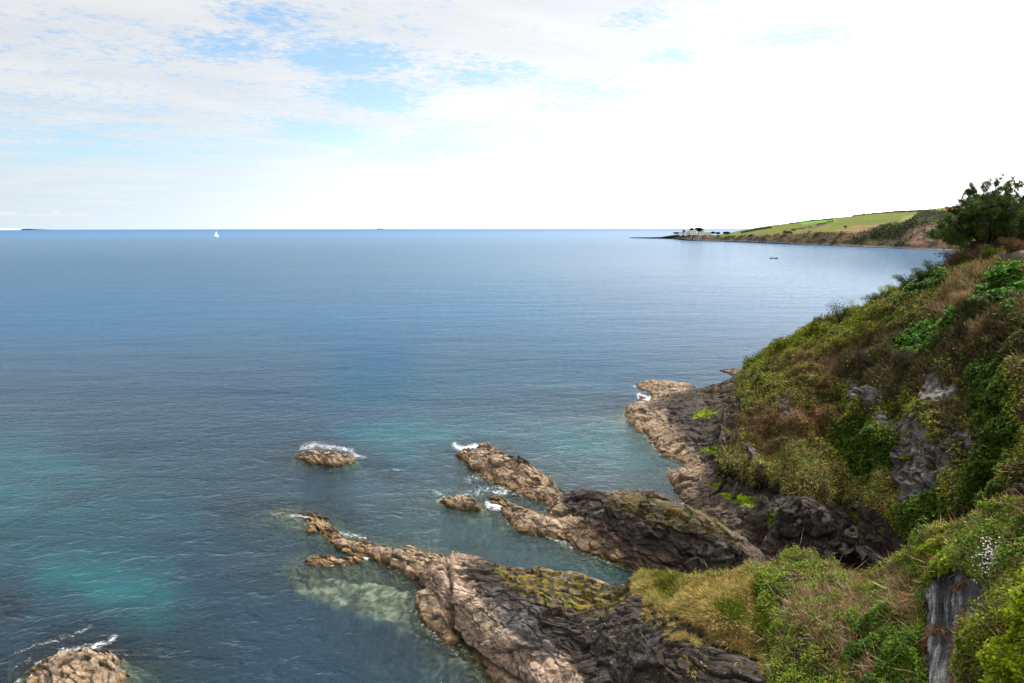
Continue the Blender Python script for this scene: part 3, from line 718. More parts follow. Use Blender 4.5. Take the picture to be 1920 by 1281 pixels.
c = mix(np.broadcast_to(GRASS, Ph.shape), GRASS * np.array([1.25, 1.05, 1.0]), sstep(-.2, .4, nh))
fw_ = nh2 * 5
c = mix(c, np.array([0.07, 0.15, 0.025]), zones(pxh, pyh + fw_ * .3, [[(1495,416),(1560,408),(1570,414),(1505,421)], [(1690,392),(1800,384),(1800,390),(1740,396),(1700,397)]], 2))
c = mix(c, np.array([0.14, 0.13, 0.05]), zones(pxh, pyh + fw_ * .4, [[(1690,408),(1725,400),(1730,412),(1690,418)]], 4) * .8)
c = mix(c, BRK, zones(pxh, pyh + fw_, [[(1480,432),(1540,424),(1560,418),(1555,426),(1500,436)], [(1550,436),(1600,424),(1650,420),(1670,416),(1665,424),(1640,436),(1590,438)]], 3) * sstep(-.4, .1, nh2) * .85)
c = mix(c, SCR, zones(pxh, pyh + fw_ * .4, [[(1395,435),(1420,429),(1445,427),(1445,429),(1420,433),(1400,437)], [(1480,432),(1530,422),(1562,415),(1560,420),(1520,432)]], 2) * sstep(-.2, .2, nh2))
cb_ = mix(np.broadcast_to(BRK * .45, Ph.shape), SCR * .6, sstep(-.35, .2, nh2)); cb_ = mix(cb_, np.array([0.16, 0.09, 0.05]), sstep(.15, .45, nh) * .7); cb_ = mix(cb_, np.array([0.06, .07, .02]), sstep(.1, .4, -nh) * .6)
c = mix(c, cb_, clf)
c = mix(c, np.array([0.10, 0.07, 0.05]), zones(pxh, pyh + fw_ * .5, [[(1700,440),(1730,426),(1790,418),(1900,425),(1900,462),(1780,458),(1720,455)]], 4))
c = mix(c, np.array([0.27, 0.13, 0.075]), zone(pxh, pyh, [(1745,394),(1800,388),(1850,388),(1850,408),(1785,402)], 2) * .8)
rkf = sstep(6.0, 2.0, tsh - pyh + nh2 * 4)
c = mix(c, mix(np.broadcast_to(np.array([0.05, 0.05, 0.055]), Ph.shape), np.array([0.3, 0.27, 0.24]), sstep(.2, .5, nh2) * .7), rkf)
c = mix(c, np.array([0.16, 0.12, 0.1]), sstep(1.8, .9, Ph[..., 2]) * (pxh > 1560) * .8)
ho = mkgrid('far_headland', Ph, c, M_far)
tag(ho, kind='structure')
hills = []
# pale hill on the horizon, far left
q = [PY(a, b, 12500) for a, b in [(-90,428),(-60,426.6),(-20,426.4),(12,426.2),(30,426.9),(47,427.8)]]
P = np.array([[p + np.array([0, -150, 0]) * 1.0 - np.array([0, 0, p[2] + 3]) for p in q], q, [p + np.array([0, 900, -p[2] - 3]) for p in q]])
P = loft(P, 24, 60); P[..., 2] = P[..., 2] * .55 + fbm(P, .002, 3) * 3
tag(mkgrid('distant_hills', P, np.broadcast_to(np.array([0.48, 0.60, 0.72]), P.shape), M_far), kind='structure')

# ------------------------------------------------------------------ sea surface and sea bed
azm = math.radians(78)
pc_ = np.concatenate([CX + FP * np.tan(np.linspace(-1.35, -.80, 26)), np.linspace(-330, 2150, 1240), CX + FP * np.tan(np.linspace(.76, 1.35, 26))])
pr = np.concatenate([np.linspace(1900, 1300, 60, endpoint=False), np.linspace(1300, 700, 440, endpoint=False), np.linspace(700, 429.35, 190)])
yr = PZ(np.full(pr.shape, CX), pr, 0.0)[:, 1]
yr[-1] = 17500
tx = (pc_ - CX) / FP / math.cos(PITCH) * 0.985
Ys = yr[:, None] * np.ones((1, len(tx)))
# beyond 2 km let the edge follow a circle (the true horizon)
Xs = Ys * tx[None, :]
far = sstep(2000, 9000, Ys); cosl = 1 / np.sqrt(1 + tx ** 2)[None, :]
Xs = Xs * (1 + far * (cosl - 1) * .35); Ys = Ys * (1 + far * (cosl - 1) * .35)
Pw = np.stack([Xs, Ys, np.zeros_like(Xs)], -1)
pxw, pyw = proj(Pw)
wx = fbm(Pw, 0.05, 4) * 30; wy = fbm(Pw, 0.05, 4, off=50) * 22
ws = fbm(Pw, 0.25, 4, off=8); ws2 = fbm(Pw, 0.6, 4, .6, off=18)
near = Pw[..., 1] < 140
# depth of rock under the surface
hr = np.full(Xs.shape, -9.0)
idx = np.where(yr < 130)[0]; i0, i1 = idx[0], idx[-1]
sub = (slice(i0, i1 + 1), slice(26, 1266))
xx, y2 = Xs[sub] + ws[sub] * .8, Ys[sub] + ws2[sub] * .8
hh = np.full(xx.shape, -9.0)
for r in reefs: 
    for a, b in r.seg:
        v = b[:2] - a[:2]; t_ = np.clip(((xx - a[0]) * v[0] + (y2 - a[1]) * v[1]) / (v @ v + 1e-9), 0, 1)
        d = np.hypot(xx - a[0] - t_ * v[0], y2 - a[1] - t_ * v[1]); hw = a[3] + (b[3] - a[3]) * t_
        hh = np.maximum(hh, (hw - d) * 1.1)
mh = mid_h(xx[::4, ::4], y2[::4, ::4]); mh = upsamp(mh, *xx.shape, 4)
okm = (y2 > 37) & (pxw[sub] > 900) & (pxw[sub] < 1500)
hh = np.where(okm, np.maximum(hh, np.clip(mh, -9, 9)), hh)
hr[sub] = hh
wl = [(790,1105),(812,1150),(845,1200),(905,1272),(945,1322),(1030,1420),(1140,1540)]
hr = np.maximum(hr, 0.1 - pdist(pxw + wx * .2, pyw + wy * .2, wl, False) * 0.03)
# submerged shoals: soft outlines, depth of their tops
shoal = np.full(Xs.shape, -6.5)
def addshoal(poly, top, soft, wob=1.0):
    global shoal
    zz_ = zone(pxw + wx * wob, pyw + wy * wob, poly, soft)
    shoal = np.maximum(shoal, -6.5 + (6.5 + top) * zz_)
addshoal([(520,1050),(590,1036),(690,1040),(800,1070),(800,1110),(830,1160),(855,1215),(800,1205),(720,1165),(620,1135),(540,1105)], -.5, 22)
addshoal([(430,935),(520,955),(560,962),(620,1000),(640,1030),(560,1015),(480,985),(400,950)], -1.0, 26)
addshoal([(640,868),(700,880),(790,898),(800,915),(740,905),(650,885)], -1.0, 12, .3)
addshoal([(700,950),(830,925),(870,925),(910,950),(960,970),(1000,1010),(1080,1045),(1010,1035),(930,1000),(820,975),(720,965)], -1.4, 24)
addshoal([(40,1215),(100,1180),(200,1175),(260,1210),(270,1300),(0,1320),(20,1250)], -.8, 26)
addshoal([(0,1120),(60,1130),(40,1170),(0,1170)], -1.5, 16)
addshoal([(560,836),(600,826),(680,838),(690,868),(600,878)], -1.0, 10, .3)
addshoal([(845,835),(880,820),(960,840),(1045,890),(1030,912),(950,905),(870,870)], -1.2, 12, .3)
addshoal([(1120,1060),(1230,1090),(1220,1120),(1120,1110),(1060,1085)], -1.6, 18, .4)
addshoal([(1230,860),(1260,930),(1180,900)], -1.5, 14, .4)
addshoal([(790,1170),(860,1230),(900,1300),(860,1320),(800,1260)], -1.8, 24)
addshoal([(860,985),(980,1030),(1000,1055),(880,1045),(840,1010)], -2.0, 26)
floor = np.maximum(shoal + ws2 * 0.55 + ws * .5, np.minimum(hr, 0.3))
depth = np.clip(-floor, 0.0, 8)
opac = np.clip(1 - np.exp(-0.34 * depth) + .12 * ws2, 0, 1)
opac = np.maximum(opac, sstep(4.2, 6.2, depth))
opac = np.where(Pw[..., 1] > 125, 1.0, opac)
opac = np.maximum(opac, sstep(80, 94, Pw[..., 1]))
# body colour
NAVY = np.array([0.0045, 0.0145, 0.024]); TEAL = np.array([0.008, 0.070, 0.075]); 
wc0 = np.broadcast_to(NAVY, Pw.shape)
tl = np.zeros(Xs.shape)
for poly, a, s_ in [([(-60,830),(60,800),(150,860),(190,900),(60,960),(-60,1010)], .75, 40), ([(60,1050),(200,1040),(330,1070),(330,1130),(260,1180),(150,1130),(80,1110)], 1.0, 38),
                 ([(560,730),(760,690),(1000,680),(1180,700),(1160,760),(960,740),(760,760),(640,760)], .45, 35), ([(640,820),(720,790),(880,800),(1180,780),(1200,830),(1270,880),(1200,905),(1050,880),(960,830),(880,822),(860,850),(760,865),(690,850)], .95, 26),
                 ([(-60,1010),(60,1000),(110,1050),(-60,1100)], .5, 40), ([(1060,1070),(1200,1080),(1240,1110),(1100,1110)], .6, 22), ([(850,560),(1250,560),(1300,700),(800,700)], .12, 60), ([(-60,900),(330,880),(420,980),(300,1040),(-60,1060)], .35, 60)]:
    tl = np.maximum(tl, a * .55 * zone(pxw + wx * 3.0, pyw + wy * 2.2, poly, s_ * 1.5))
tl = tl * (0.85 + .9 * ws + .4 * ws2)
wc0 = mix(wc0, TEAL, np.clip(tl, 0, 1))
wc0 = mix(wc0, np.array([0.016, 0.036, 0.036]), zone(pxw + wx, pyw + wy, [(640,930),(900,900),(1100,1060),(1200,1120),(900,1060),(740,1000)], 50) * .6)
# open water far out is bluer, partly blue sky reflection put into this colour
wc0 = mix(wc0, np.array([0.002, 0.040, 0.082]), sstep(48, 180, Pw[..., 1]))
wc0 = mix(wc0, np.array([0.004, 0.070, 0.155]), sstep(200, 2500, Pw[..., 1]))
# foam
foam = np.zeros(Xs.shape)
for ln, wdt, a in [([(566,840),(590,834),(630,838),(660,845),(668,856),(655,866)], 8, 1.0), ([(660,850),(680,858)], 8, .9), ([(545,966),(562,967),(585,972),(605,982)], 7, .95), ([(640,1000),(660,1003),(685,1007)], 7, .95), ([(600,1056),(622,1059),(645,1056),(665,1048),(690,1044)], 6, 1.2),
                    ([(852,836),(868,842),(885,838),(892,836)], 8, 1.2), ([(880,900),(905,893),(930,896),(960,905),(935,915),(895,925),(870,930)], 24, .8), ([(935,912),(950,925),(925,925)], 9, 1.0), ([(915,945),(935,950),(948,946)], 9, 1.3), ([(815,925),(832,930),(835,938)], 8, .9),
                    ([(1198,742),(1222,750)], 7, 1.3), ([(1195,735),(1220,735)], 5, .8), ([(60,1265),(70,1250),(100,1240),(110,1245)], 10, 1.2), ([(120,1218),(160,1212),(200,1205),(215,1195)], 10, 1.0), ([(160,1222),(175,1213),(180,1208)], 6, 1.3), ([(30,1225),(90,1205),(140,1190),(170,1170)], 7, .8),
                    ([(1222,830),(1240,852)], 5, .9), ([(1252,878),(1262,905)], 5, .8), ([(735,878),(760,882)], 5, .8), ([(370,1020),(395,1028)], 6, .6), ([(1190,800),(1215,820)], 5, .8), ([(60,1275),(65,1300)], 10, 1.1), ([(30,1250),(60,1235)], 7, .8), ([(230,1200),(240,1230)], 10, .6)]:
    foam = np.maximum(foam, a * .93 * np.clip(1 - pdist(pxw + ws2 * 9, pyw + ws * 6, ln, False) / (wdt * 1.5), 0, 1) ** .7)
foam = np.maximum(foam, (0.62 + .5 * ws) * np.exp(-((hr + .15) / .32) ** 2) * near)
dist = np.sqrt(Xs ** 2 + Ys ** 2)
# surface swell as real relief near the shore
sw = fbm(np.stack([Xs * .12 + Ys * .06, Ys * .38 - Xs * .1, Xs * 0], -1), 1.0, 3, .55)
Pw[..., 2] = sw * 0.10 * np.exp(-dist / 90) * sstep(0, 1.5, depth) 

mw, t = newmat('sea_water')
pos = t.n('ShaderNodeNewGeometry').outputs['Position']
aw = t.n('ShaderNodeAttribute', attribute_name='col').outputs['Color']
ao = t.n('ShaderNodeAttribute', attribute_name='opac').outputs['Fac']
af = t.n('ShaderNodeAttribute', attribute_name='foam').outputs['Fac']
ad = t.n('ShaderNodeAttribute', attribute_name='offshore').outputs['Fac']
def wv(rot, sx, sy, scale, det, rough, dist_=0.0):
    m1 = t.n('ShaderNodeMapping'); m1.inputs['Rotation'].default_value = (0, 0, math.radians(rot)); m1.inputs['Scale'].default_value = (sx, sy, 1)
    t.set(m1.inputs[0], pos); return t.noise(m1, scale, det, rough, dist_)
n1 = wv(-11, .58, 1.0, 0.85, 3, .55, .5)
n2 = wv(10, .75, 1.0, 3.0, 4, .6, .4)
n3 = wv(-30, .35, 1.0, .16, 3, .5, .2)
n4 = wv(-8, .4, 1.0, .05, 4, .6, .2)
n5 = wv(6, .4, 1.0, .012, 4, .6, .2)
def rid(x): return t.m('SUBTRACT', 1.0, t.m('MULTIPLY', t.m('ABSOLUTE', t.m('SUBTRACT', x, 0.5)), 3.0))
hgt = t.m('ADD', t.m('MULTIPLY', t.m('ADD', t.m('MULTIPLY', rid(n1), .28), n1), .22), t.m('ADD', t.m('MULTIPLY', n2, .12), t.m('ADD', t.m('MULTIPLY', n3, .4), t.m('ADD', t.m('MULTIPLY', n4, .7), t.m('MULTIPLY', n5, 1.5)))))
bp = t.n('ShaderNodeBump', i_Strength=0.95, i_Distance=1.0); t.set(bp.inputs['Height'], hgt)
fr = t.n('ShaderNodeFresnel', i_IOR=1.333); t.set(fr.inputs['Normal'], bp.outputs[0])
far2 = t.n('ShaderNodeAttribute', attribute_name='ocean').outputs['Fac']
frl = t.m('MULTIPLY', t.m('SUBTRACT', 1.0, t.m('EXPONENT', t.m('MULTIPLY', fr.outputs[0], -1.25))), t.m('SUBTRACT', .59, t.m('MULTIPLY', far2, .20)))   # wave faces hide one another at low angles
calm = t.n('ShaderNodeAttribute', attribute_name='calm').outputs['Fac']
bp2 = t.n('ShaderNodeBump', i_Distance=1.0); t.set(bp2.inputs['Height'], hgt); t.set(bp2.inputs['Strength'], t.m('SUBTRACT', .9, t.m('MULTIPLY', calm, .83)))
gl_ = t.n('ShaderNodeBsdfGlossy'); gl_.inputs[0].default_value = (.92, .97, 1, 1); t.set(gl_.inputs['Roughness'], t.m('ADD', .06, t.m('MULTIPLY', ad, .13))); t.set(gl_.inputs['Normal'], bp2.outputs[0])
df_ = t.n('ShaderNodeBsdfDiffuse'); t.set(df_.inputs[0], aw)
tr_ = t.n('ShaderNodeBsdfTransparent'); t.set(tr_.inputs[0], t.mixc(ao, (.86, .94, .90, 1), (.2, .5, .5, 1)))
und = t.n('ShaderNodeMixShader'); t.set(und.inputs[0], ao); t.set(und.inputs[1], tr_); t.set(und.inputs[2], df_)
srf = t.n('ShaderNodeMixShader'); t.set(srf.inputs[0], frl); t.set(srf.inputs[1], und); t.set(srf.inputs[2], gl_)
fn = t.m('ADD', t.m('MULTIPLY', t.noise(pos, 7.0, 7, .7, 1.2), .55), t.m('MULTIPLY', t.noise(pos, 2.2, 5, .6, 1.5), .45))
ff = t.ramp(t.m('ADD', t.m('MULTIPLY', af, .30), fn), .70, .98)
fb = t.n('ShaderNodeBsdfDiffuse'); fb.inputs[0].default_value = (.86, .88, .88, 1)
allm = t.n('ShaderNodeMixShader'); t.set(allm.inputs[0], t.m('MULTIPLY', ff, t.m('GREATER_THAN', af, 0.02))); t.set(allm.inputs[1], srf); t.set(allm.inputs[2], fb)
o = t.n('ShaderNodeOutputMaterial'); t.set(o.inputs[0], allm)
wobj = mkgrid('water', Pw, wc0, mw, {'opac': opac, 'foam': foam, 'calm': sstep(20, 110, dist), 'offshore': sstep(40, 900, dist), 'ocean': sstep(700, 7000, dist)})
tag(wobj, kind='structure')
# sea bed under the clear inshore water
Psb = Pw[i0:i1 + 1, 26:1266].copy()[::2, ::2]
fl = floor[sub][::2, ::2]
Psb[..., 2] = np.clip(fl, -6.5, -0.35) - 0.25 + fbm(Psb, 1.3, 4, .6, off=6) * .2
nsb = fbm(Psb, 1.2, 5, .75, off=3)
cs = mix(np.broadcast_to(np.array([0.26, 0.235, 0.18]), Psb.shape), np.array([0.07, 0.07, 0.04]), sstep(-.25, .2, nsb))
b1, b2, b3, b4 = worley(Psb + .4 * fbm(Psb, 1.5, 2)[..., None], .9)
cs = mix(cs, np.array([0.03, 0.035, 0.02]), sstep(.22, .0, b2 - b1) * .85); cs = cs * (.55 + .9 * b3)[..., None]
cs = mix(cs, np.array([0.03, 0.045, 0.04]), sstep(2.5, 5.5, -Psb[..., 2]))
tag(mkgrid('seabed', Psb, cs, M_soil), kind='structure')

# ------------------------------------------------------------------ vegetation cover
def subset(P, N, m):
    m = m[:-1, :-1]; i, j = np.where(m > 0.02); return i, j, m[i, j]

class Leaves:
    def __init__(s): s.V = []; s.C = []
    def quads(s, c, a, b, col):
        """c centre, a half length vector, b half width vector"""
        V = np.stack([c - a, c + b - a * .15, c + a, c - b - a * .15], 1); s.V.append(V.reshape(-1, 3)); s.C.append(np.repeat(col, 4, 0))
    def build(s, name, mat, parent=None):
        V = np.concatenate(s.V); C = np.concatenate(s.C); n = len(V) // 4
        return mkmesh(name, V, np.arange(n * 4).reshape(n, 4), C, None, False, mat, parent)
    def n(s): return sum(len(v) for v in s.V) // 4

def unit(v): return v / np.maximum(np.linalg.norm(v, axis=-1, keepdims=True), 1e-9)

def sample(P, N, m, n):
    i, j, w_ = subset(P, N, m)
    if not len(i): return None
    A = np.linalg.norm(np.cross(P[i + 1, j] - P[i, j], P[i, j + 1] - P[i, j]), axis=-1)
    d = np.linalg.norm(P[i, j] - CAM, axis=-1)
    w_ = w_ * np.minimum(A, np.percentile(A, 97)); w_ = w_ / w_.sum()
    k = rng.choice(len(i), n, p=w_); i, j = i[k], j[k]
    u, v = rng.random(n)[:, None], rng.random(n)[:, None]
    p = P[i, j] * (1 - u) * (1 - v) + P[i + 1, j] * u * (1 - v) + P[i, j + 1] * (1 - u) * v + P[i + 1, j + 1] * u * v
    return p, N[i, j]

def leafy(L, P, N, m, n, size, pal, thick=.15, flat=.6, lump=1.0):
    r = sample(P, N, m, n)
    if r is None: return
    p, nn_ = r
    hl = fbm(p, lump, 2, off=88)
    p = p + nn_ * (rng.random((n, 1)) ** .7 * thick * (1.0 + 1.6 * hl[:, None]))
    d = unit(nn_ * flat + np.array([0, 0, .5]) + rng.normal(size=(n, 3)) * .55)
    a = unit(np.cross(d, rng.normal(size=(n, 3)))); b = np.cross(d, a)
    s = size * (0.6 + .8 * rng.random((n, 1)))
    pal = np.asarray(pal); t_ = np.clip(rng.normal(size=n) * .22 + .5 + .55 * fbm(p, .8, 3, off=7), 0, .999) * (len(pal) - 1)
    i = t_.astype(int); f = (t_ - i)[:, None]; col = pal[i] * (1 - f) + pal[np.minimum(i + 1, len(pal) - 1)] * f
    col = col * (0.75 + .5 * rng.random((n, 1)))
    L.quads(p, a * s, b * s * .62, col)

def blades(L, P, N, m, n, ln, wd, pal, upw=.8, thick=.05, spread=.6, flow=None, bend=0):
    r = sample(P, N, m, n)
    if r is None: return
    p, nn_ = r
    fl_ = 0 if flow is None else np.asarray(flow)
    cl = np.stack([fbm(p, 1.2, 2, off=k * 9) for k in range(3)], -1) * 1.2
    d = unit(nn_ * .45 + np.array([0, 0, upw]) + cl * spread + rng.normal(size=(n, 3)) * spread * .6 + fl_)
    s = ln * (0.5 + rng.random((n, 1)))
    b = unit(np.cross(d, rng.normal(size=(n, 3))))
    p = p + nn_ * rng.random((n, 1)) * thick + d * s * .5
    pal = np.asarray(pal); t_ = np.clip(rng.normal(size=n) * .25 + .5 + .6 * fbm(p, .7, 3, off=17), 0, .999) * (len(pal) - 1)
    i = t_.astype(int); f = (t_ - i)[:, None]; col = pal[i] * (1 - f) + pal[np.minimum(i + 1, len(pal) - 1)] * f
    L.quads(p, d * s * .5, b * wd * (.6 + .8 * rng.random((n, 1))), col * (0.75 + .5 * rng.random((n, 1))))

IVY = [(.015, .04, .01), (.035, .09, .014), (.065, .15, .02), (.13, .24, .03)]
OLV = [(.02, .028, .008), (.06, .08, .012), (.13, .155, .018), (.24, .24, .035)]
GRN = [(.02, .04, .01), (.045, .075, .014), (.075, .115, .02), (.10, .14, .03)]
YGR = [(.09, .12, .015), (.15, .19, .02), (.21, .25, .03), (.16, .19, .03)]
BRN = [(.06, .038, .024), (.14, .085, .05), (.25, .155, .09), (.36, .25, .15)]
STW = [(.18, .13, .05), (.32, .24, .10), (.46, .36, .17), (.26, .26, .08)]
SCB = [(.035, .028, .018), (.07, .055, .03), (.13, .10, .06), (.08, .09, .02)]
TWG = [(.16, .11, .06), (.25, .18, .10), (.34, .27, .16)]

qx, qy = pxc + wc * .7, pyc + wc2 * .7
z_ivy = zones(qx, qy, [[(1676,578),(1700,560),(1757,516),(1788,514),(1784,540),(1735,568),(1690,590)], [(1680,655),(1700,628),(1741,610),(1806,598),(1860,580),(1866,606),(1800,652),(1755,680),(1690,682)],
                       [(1820,592),(1838,546),(1870,520),(1930,492),(1930,640),(1885,625),(1850,600)]], 6)
z_twg = zones(qx, qy, [[(1758,590),(1785,545),(1815,520),(1850,515),(1840,545),(1812,585),(1780,606)], [(1850,505),(1880,500),(1895,515),(1860,522)]], 7)
z_brk = zones(qx, qy, [[(1482,690),(1543,672),(1605,676),(1595,720),(1565,755),(1500,770),(1480,760),(1505,720)], [(1395,800),(1450,770),(1560,765),(1600,790),(1530,830),(1450,850),(1400,835)]], 10)
z_dg = zones(qx, qy, [[(1575,810),(1620,795),(1665,800),(1668,880),(1640,905),(1590,890),(1560,850)], [(1825,680),(1930,640),(1930,960),(1860,990),(1830,920),(1870,860),(1830,780)], [(1700,940),(1760,930),(1830,990),(1740,1010)]], 14)
z_grs = zones(qx, qy, [[(1350,840),(1400,845),(1470,850),(1560,860),(1600,900),(1640,920),(1640,985),(1560,940),(1500,950),(1440,905),(1350,885)], [(1630,890),(1680,870),(1700,950),(1740,1000),(1720,1040),(1640,1000),(1620,950)]], 12)
z_ygr = zones(qx, qy, [[(1430,640),(1500,600),(1560,575),(1700,530),(1790,490),(1790,500),(1690,565),(1600,600),(1560,640),(1480,680),(1420,700),(1400,720)], [(1600,600),(1690,590),(1690,640),(1650,680),(1600,690),(1590,640)]], 10)
z_scb = zones(qx, qy, [[(1585,680),(1640,640),(1690,620),(1700,640),(1680,690),(1640,760),(1600,740)], [(1830,600),(1890,610),(1930,620),(1930,680),(1820,700),(1770,690)], [(1650,680),(1760,690),(1800,760),(1700,740)]], 14)
vc = sstep(.5, .9, 1 - rk) * (pxc < 2100) * (pyc > 470)
rest = vc * np.clip(1 - z_ivy - z_twg * .3 - z_brk * .35 - z_dg * .5 - z_grs * .8, 0, 1)
n_pat = fbm(Pc, .18, 3, off=41)
L = Leaves()
leafy(L, Pc, Nc, vc * z_ivy, 52000, .15, IVY, .35, 1.0, .7)
L2 = Leaves()
leafy(L2, Pc, Nc, rest * sstep(-.4, .2, n_pat), 115000, .085, OLV, .45, .5, .5)
leafy(L2, Pc, Nc, vc * z_ygr, 55000, .08, [(.05,.07,.01),(.11,.14,.015),(.20,.22,.02),(.09,.12,.015)], .5, .5, .5)
leafy(L2, Pc, Nc, vc * z_dg, 60000, .10, GRN, .5, .6, .5)
leafy(L2, Pc, Nc, vc * (z_grs * .4 + z_brk * .5), 20000, .08, GRN, .3, .6, .5)
L3 = Leaves()
blades(L3, Pc, Nc, vc * z_brk, 60000, .36, .02, BRN, .1, .25, 1.1)
blades(L3, Pc, Nc, vc * z_scb + rest * .18 * sstep(0, .3, -n_pat), 60000, .55, .03, SCB, .6, .3, .8)
blades(L3, Pc, Nc, vc * z_twg, 6000, .55, .02, TWG, .9, .3, .5, (-.3, 0, 0))
L4 = Leaves()
blades(L4, Pc, Nc, vc * z_grs + .22 * rest + .03 * (1 - vc) * sstep(.0, .3, n_pat) * (pyc > 700) * (pyc < 880) * (pxc > 1480), 120000, .27, .02, STW, .15, .1, .7, (0, 0, -.3))
tag(L.build('ivy', M_leaf), kind='stuff'); tag(L2.build('gorse_and_bramble_cover', M_leaf), kind='stuff')
tag(L3.build('dead_bracken_and_scrub', M_dry), kind='stuff'); tag(L4.build('dry_cliff_grass', M_dry), kind='stuff')

# near headland cover
qx, qy = pxf + wf * .7, pyf + wf2 * .7
vis = (pyf < 1420) & (pxf < 2050)
vgf = sstep(.5, .9, vg * (1 - slab)) * vis
g_ = zones(qx, qy, grassf_poly, 8)
gsp = zones(qx, qy, [[(1225,1080),(1290,1078),(1285,1105),(1240,1115)], [(1345,1140),(1400,1130),(1400,1170),(1360,1165)], [(1410,1100),(1440,1090),(1450,1250),(1420,1200)]], 10)
br_ = zones(qx, qy, [[(1490,1110),(1620,1110),(1640,1160),(1600,1220),(1660,1281),(1560,1270),(1520,1200),(1480,1160)], [(1650,1090),(1720,1100),(1735,1180),(1680,1170)], [(1560,1060),(1630,1085),(1600,1095),(1540,1070)]], 16)
iv_ = zones(qx, qy, [[(1742,1020),(1760,1005),(1800,1000),(1800,1050),(1765,1110),(1740,1100)]], 6)
L = Leaves()
leafy(L, Pf, Nf, vgf * iv_, 16000, .05, YGR, .25, .8, 1.5)
leafy(L, Pf, Nf, vgf * (1 - g_) * np.clip(1 - .2 * br_ - .8 * iv_, 0, 1) * sstep(-.6, .0, fbm(Pf, .8, 3, off=2)), 170000, .042, [(.03,.05,.012),(.08,.12,.02),(.15,.21,.035),(.24,.28,.06)], .32, .6, 1.2)
leafy(L, Pf, Nf, vgf * zones(qx, qy, [[(1600,1170),(1690,1160),(1740,1200),(1745,1300),(1620,1300),(1590,1230)]], 14), 30000, .05, [(.02,.04,.01),(.04,.08,.015),(.08,.14,.02),(.12,.19,.03)], .35, .7, 1.2)
tag(L.build('bramble_cover', M_leaf), kind='stuff')
L = Leaves()
blades(L, Pf, Nf, vgf * g_ * (1 - .75 * gsp), 120000, .30, .010, STW, .1, .06, .65, (-.45, -.2, -.5))
blades(L, Pf, Nf, vgf * (gsp + .12 * g_), 45000, .22, .010, [(.06,.09,.015),(.11,.16,.02),(.16,.19,.04)], .5, .06, .5)
blades(L, Pf, Nf, vgf * sstep(26, 6, pyf - np.interp(pxf, [p[0] for p in crest], [p[1] for p in crest])), 22000, .2, .009, STW, .9, .05, .5)
blades(L, Pf, Nf, (1 - vgf) * vis * (1 - slab) * zone(qx, qy, [(1200,1118),(1300,1160),(1360,1215),(1400,1300),(1330,1300),(1280,1230),(1220,1170)], 10) * sstep(.1, .3, fbm(Pf, 1.6, 3, off=5)), 14000, .22, .009, STW, .2, .05, .6, (-.3, -.2, -.3))
blades(L, Pf, Nf, vis * slab * sstep(.2, .35, fbm(Pf, 1.1, 2, off=15)) * .6, 9000, .25, .01, BRN, -.3, .05, .5, (0, 0, -.8))
tag(L.build('dry_grass', M_dry), kind='stuff')
L = Leaves()
blades(L, Pf, Nf, vgf * (1 - g_) * (br_ * sstep(-.5, .3, fbm(Pf, 1.3, 3, off=52)) + .12), 17000, .42, .009, [(.12,.06,.04),(.22,.12,.075),(.32,.2,.13),(.4,.3,.2)], .15, .3, 1.1)
blades(L, Pf, Nf, vgf * (1 - g_) * (.2 + br_) * (pxf < 1760), 1500, .8, .008, [(.3,.24,.18),(.42,.34,.26)], -.1, .2, 1.0)
tag(L.build('dead_bramble_stems', M_dry), kind='stuff')
# corner banks
L = Leaves()
o1 = np.ones(Pn1.shape[:2]); o2 = np.ones(Pn2.shape[:2])
leafy(L, Pn1, Nn1, o1 * sstep(-.4, .2, fbm(Pn1, 1.0, 3, off=6)), 38000, .045, [(.03,.04,.01),(.07,.09,.015),(.13,.16,.02),(.2,.23,.03)], .3, .5, 1.5)
leafy(L, Pn2, Nn2, o2 * sstep(-.5, .1, fbm(Pn2, 1.1, 3, off=6)), 42000, .042, [(.08,.11,.015),(.15,.19,.02),(.22,.26,.03),(.28,.3,.05)], .22, .5, 2.0)
tag(L.build('hanging_ivy', M_leaf), kind='stuff')
L = Leaves()
blades(L, Pn1, Nn1, o1, 7000, .3, .008, BRN, .2, .2, .9)
blades(L, Pn2, Nn2, o2, 900, .35, .007, TWG, .2, .25, .9)
tag(L.build('dead_scrub_stems', M_dry), kind='stuff')

# far woodland and hedges: leaf masses on the headland
L = Leaves()
zw = zones(pxh + nh2 * 6, pyh + nh2 * 3, [[(1625,440),(1650,428),(1690,422),(1712,412),(1720,420),(1700,436),(1680,450),(1640,448)]], 3)
zw2 = zones(pxh + nh2 * 6, pyh + nh2 * 3, [[(1712,412),(1722,400),(1740,398),(1790,400),(1850,405),(1850,416),(1780,418),(1720,424)]], 3)
def masses(L, m, n, size, pal, h):
    r = sample(Ph, Nh, m, n)
    p, _ = r; p = p + np.array([0, 0, 1]) * (rng.random((n, 1)) ** .6) * h * (1 + 1.2 * fbm(p, .12, 2)[:, None])
    d = unit(rng.normal(size=(n, 3)) + np.array([0, -.3, .5])); a = unit(np.cross(d, rng.normal(size=(n, 3)))); b = np.cross(d, a)
    pal = np.asarray(pal); k = np.clip(rng.normal(size=n) * .25 + .5 + .5 * fbm(p, .05, 2, off=3), 0, .999) * (len(pal) - 1); i = k.astype(int); f = (k - i)[:, None]
    L.quads(p, a * size, b * size * .8, (pal[i] * (1 - f) + pal[np.minimum(i + 1, len(pal) - 1)] * f) * (.8 + .4 * rng.random((n, 1))))
masses(L, zw, 16000, .75, [(.022,.034,.022),(.04,.055,.03),(.07,.075,.04)], 3)
masses(L, zw2, 14000, .75, [(.07,.07,.055),(.10,.10,.075),(.05,.065,.04)], 3.5)
def seg_zone(pts, w): return np.clip(1 - pdist(pxh, pyh, pts, False) / w, 0, 1)
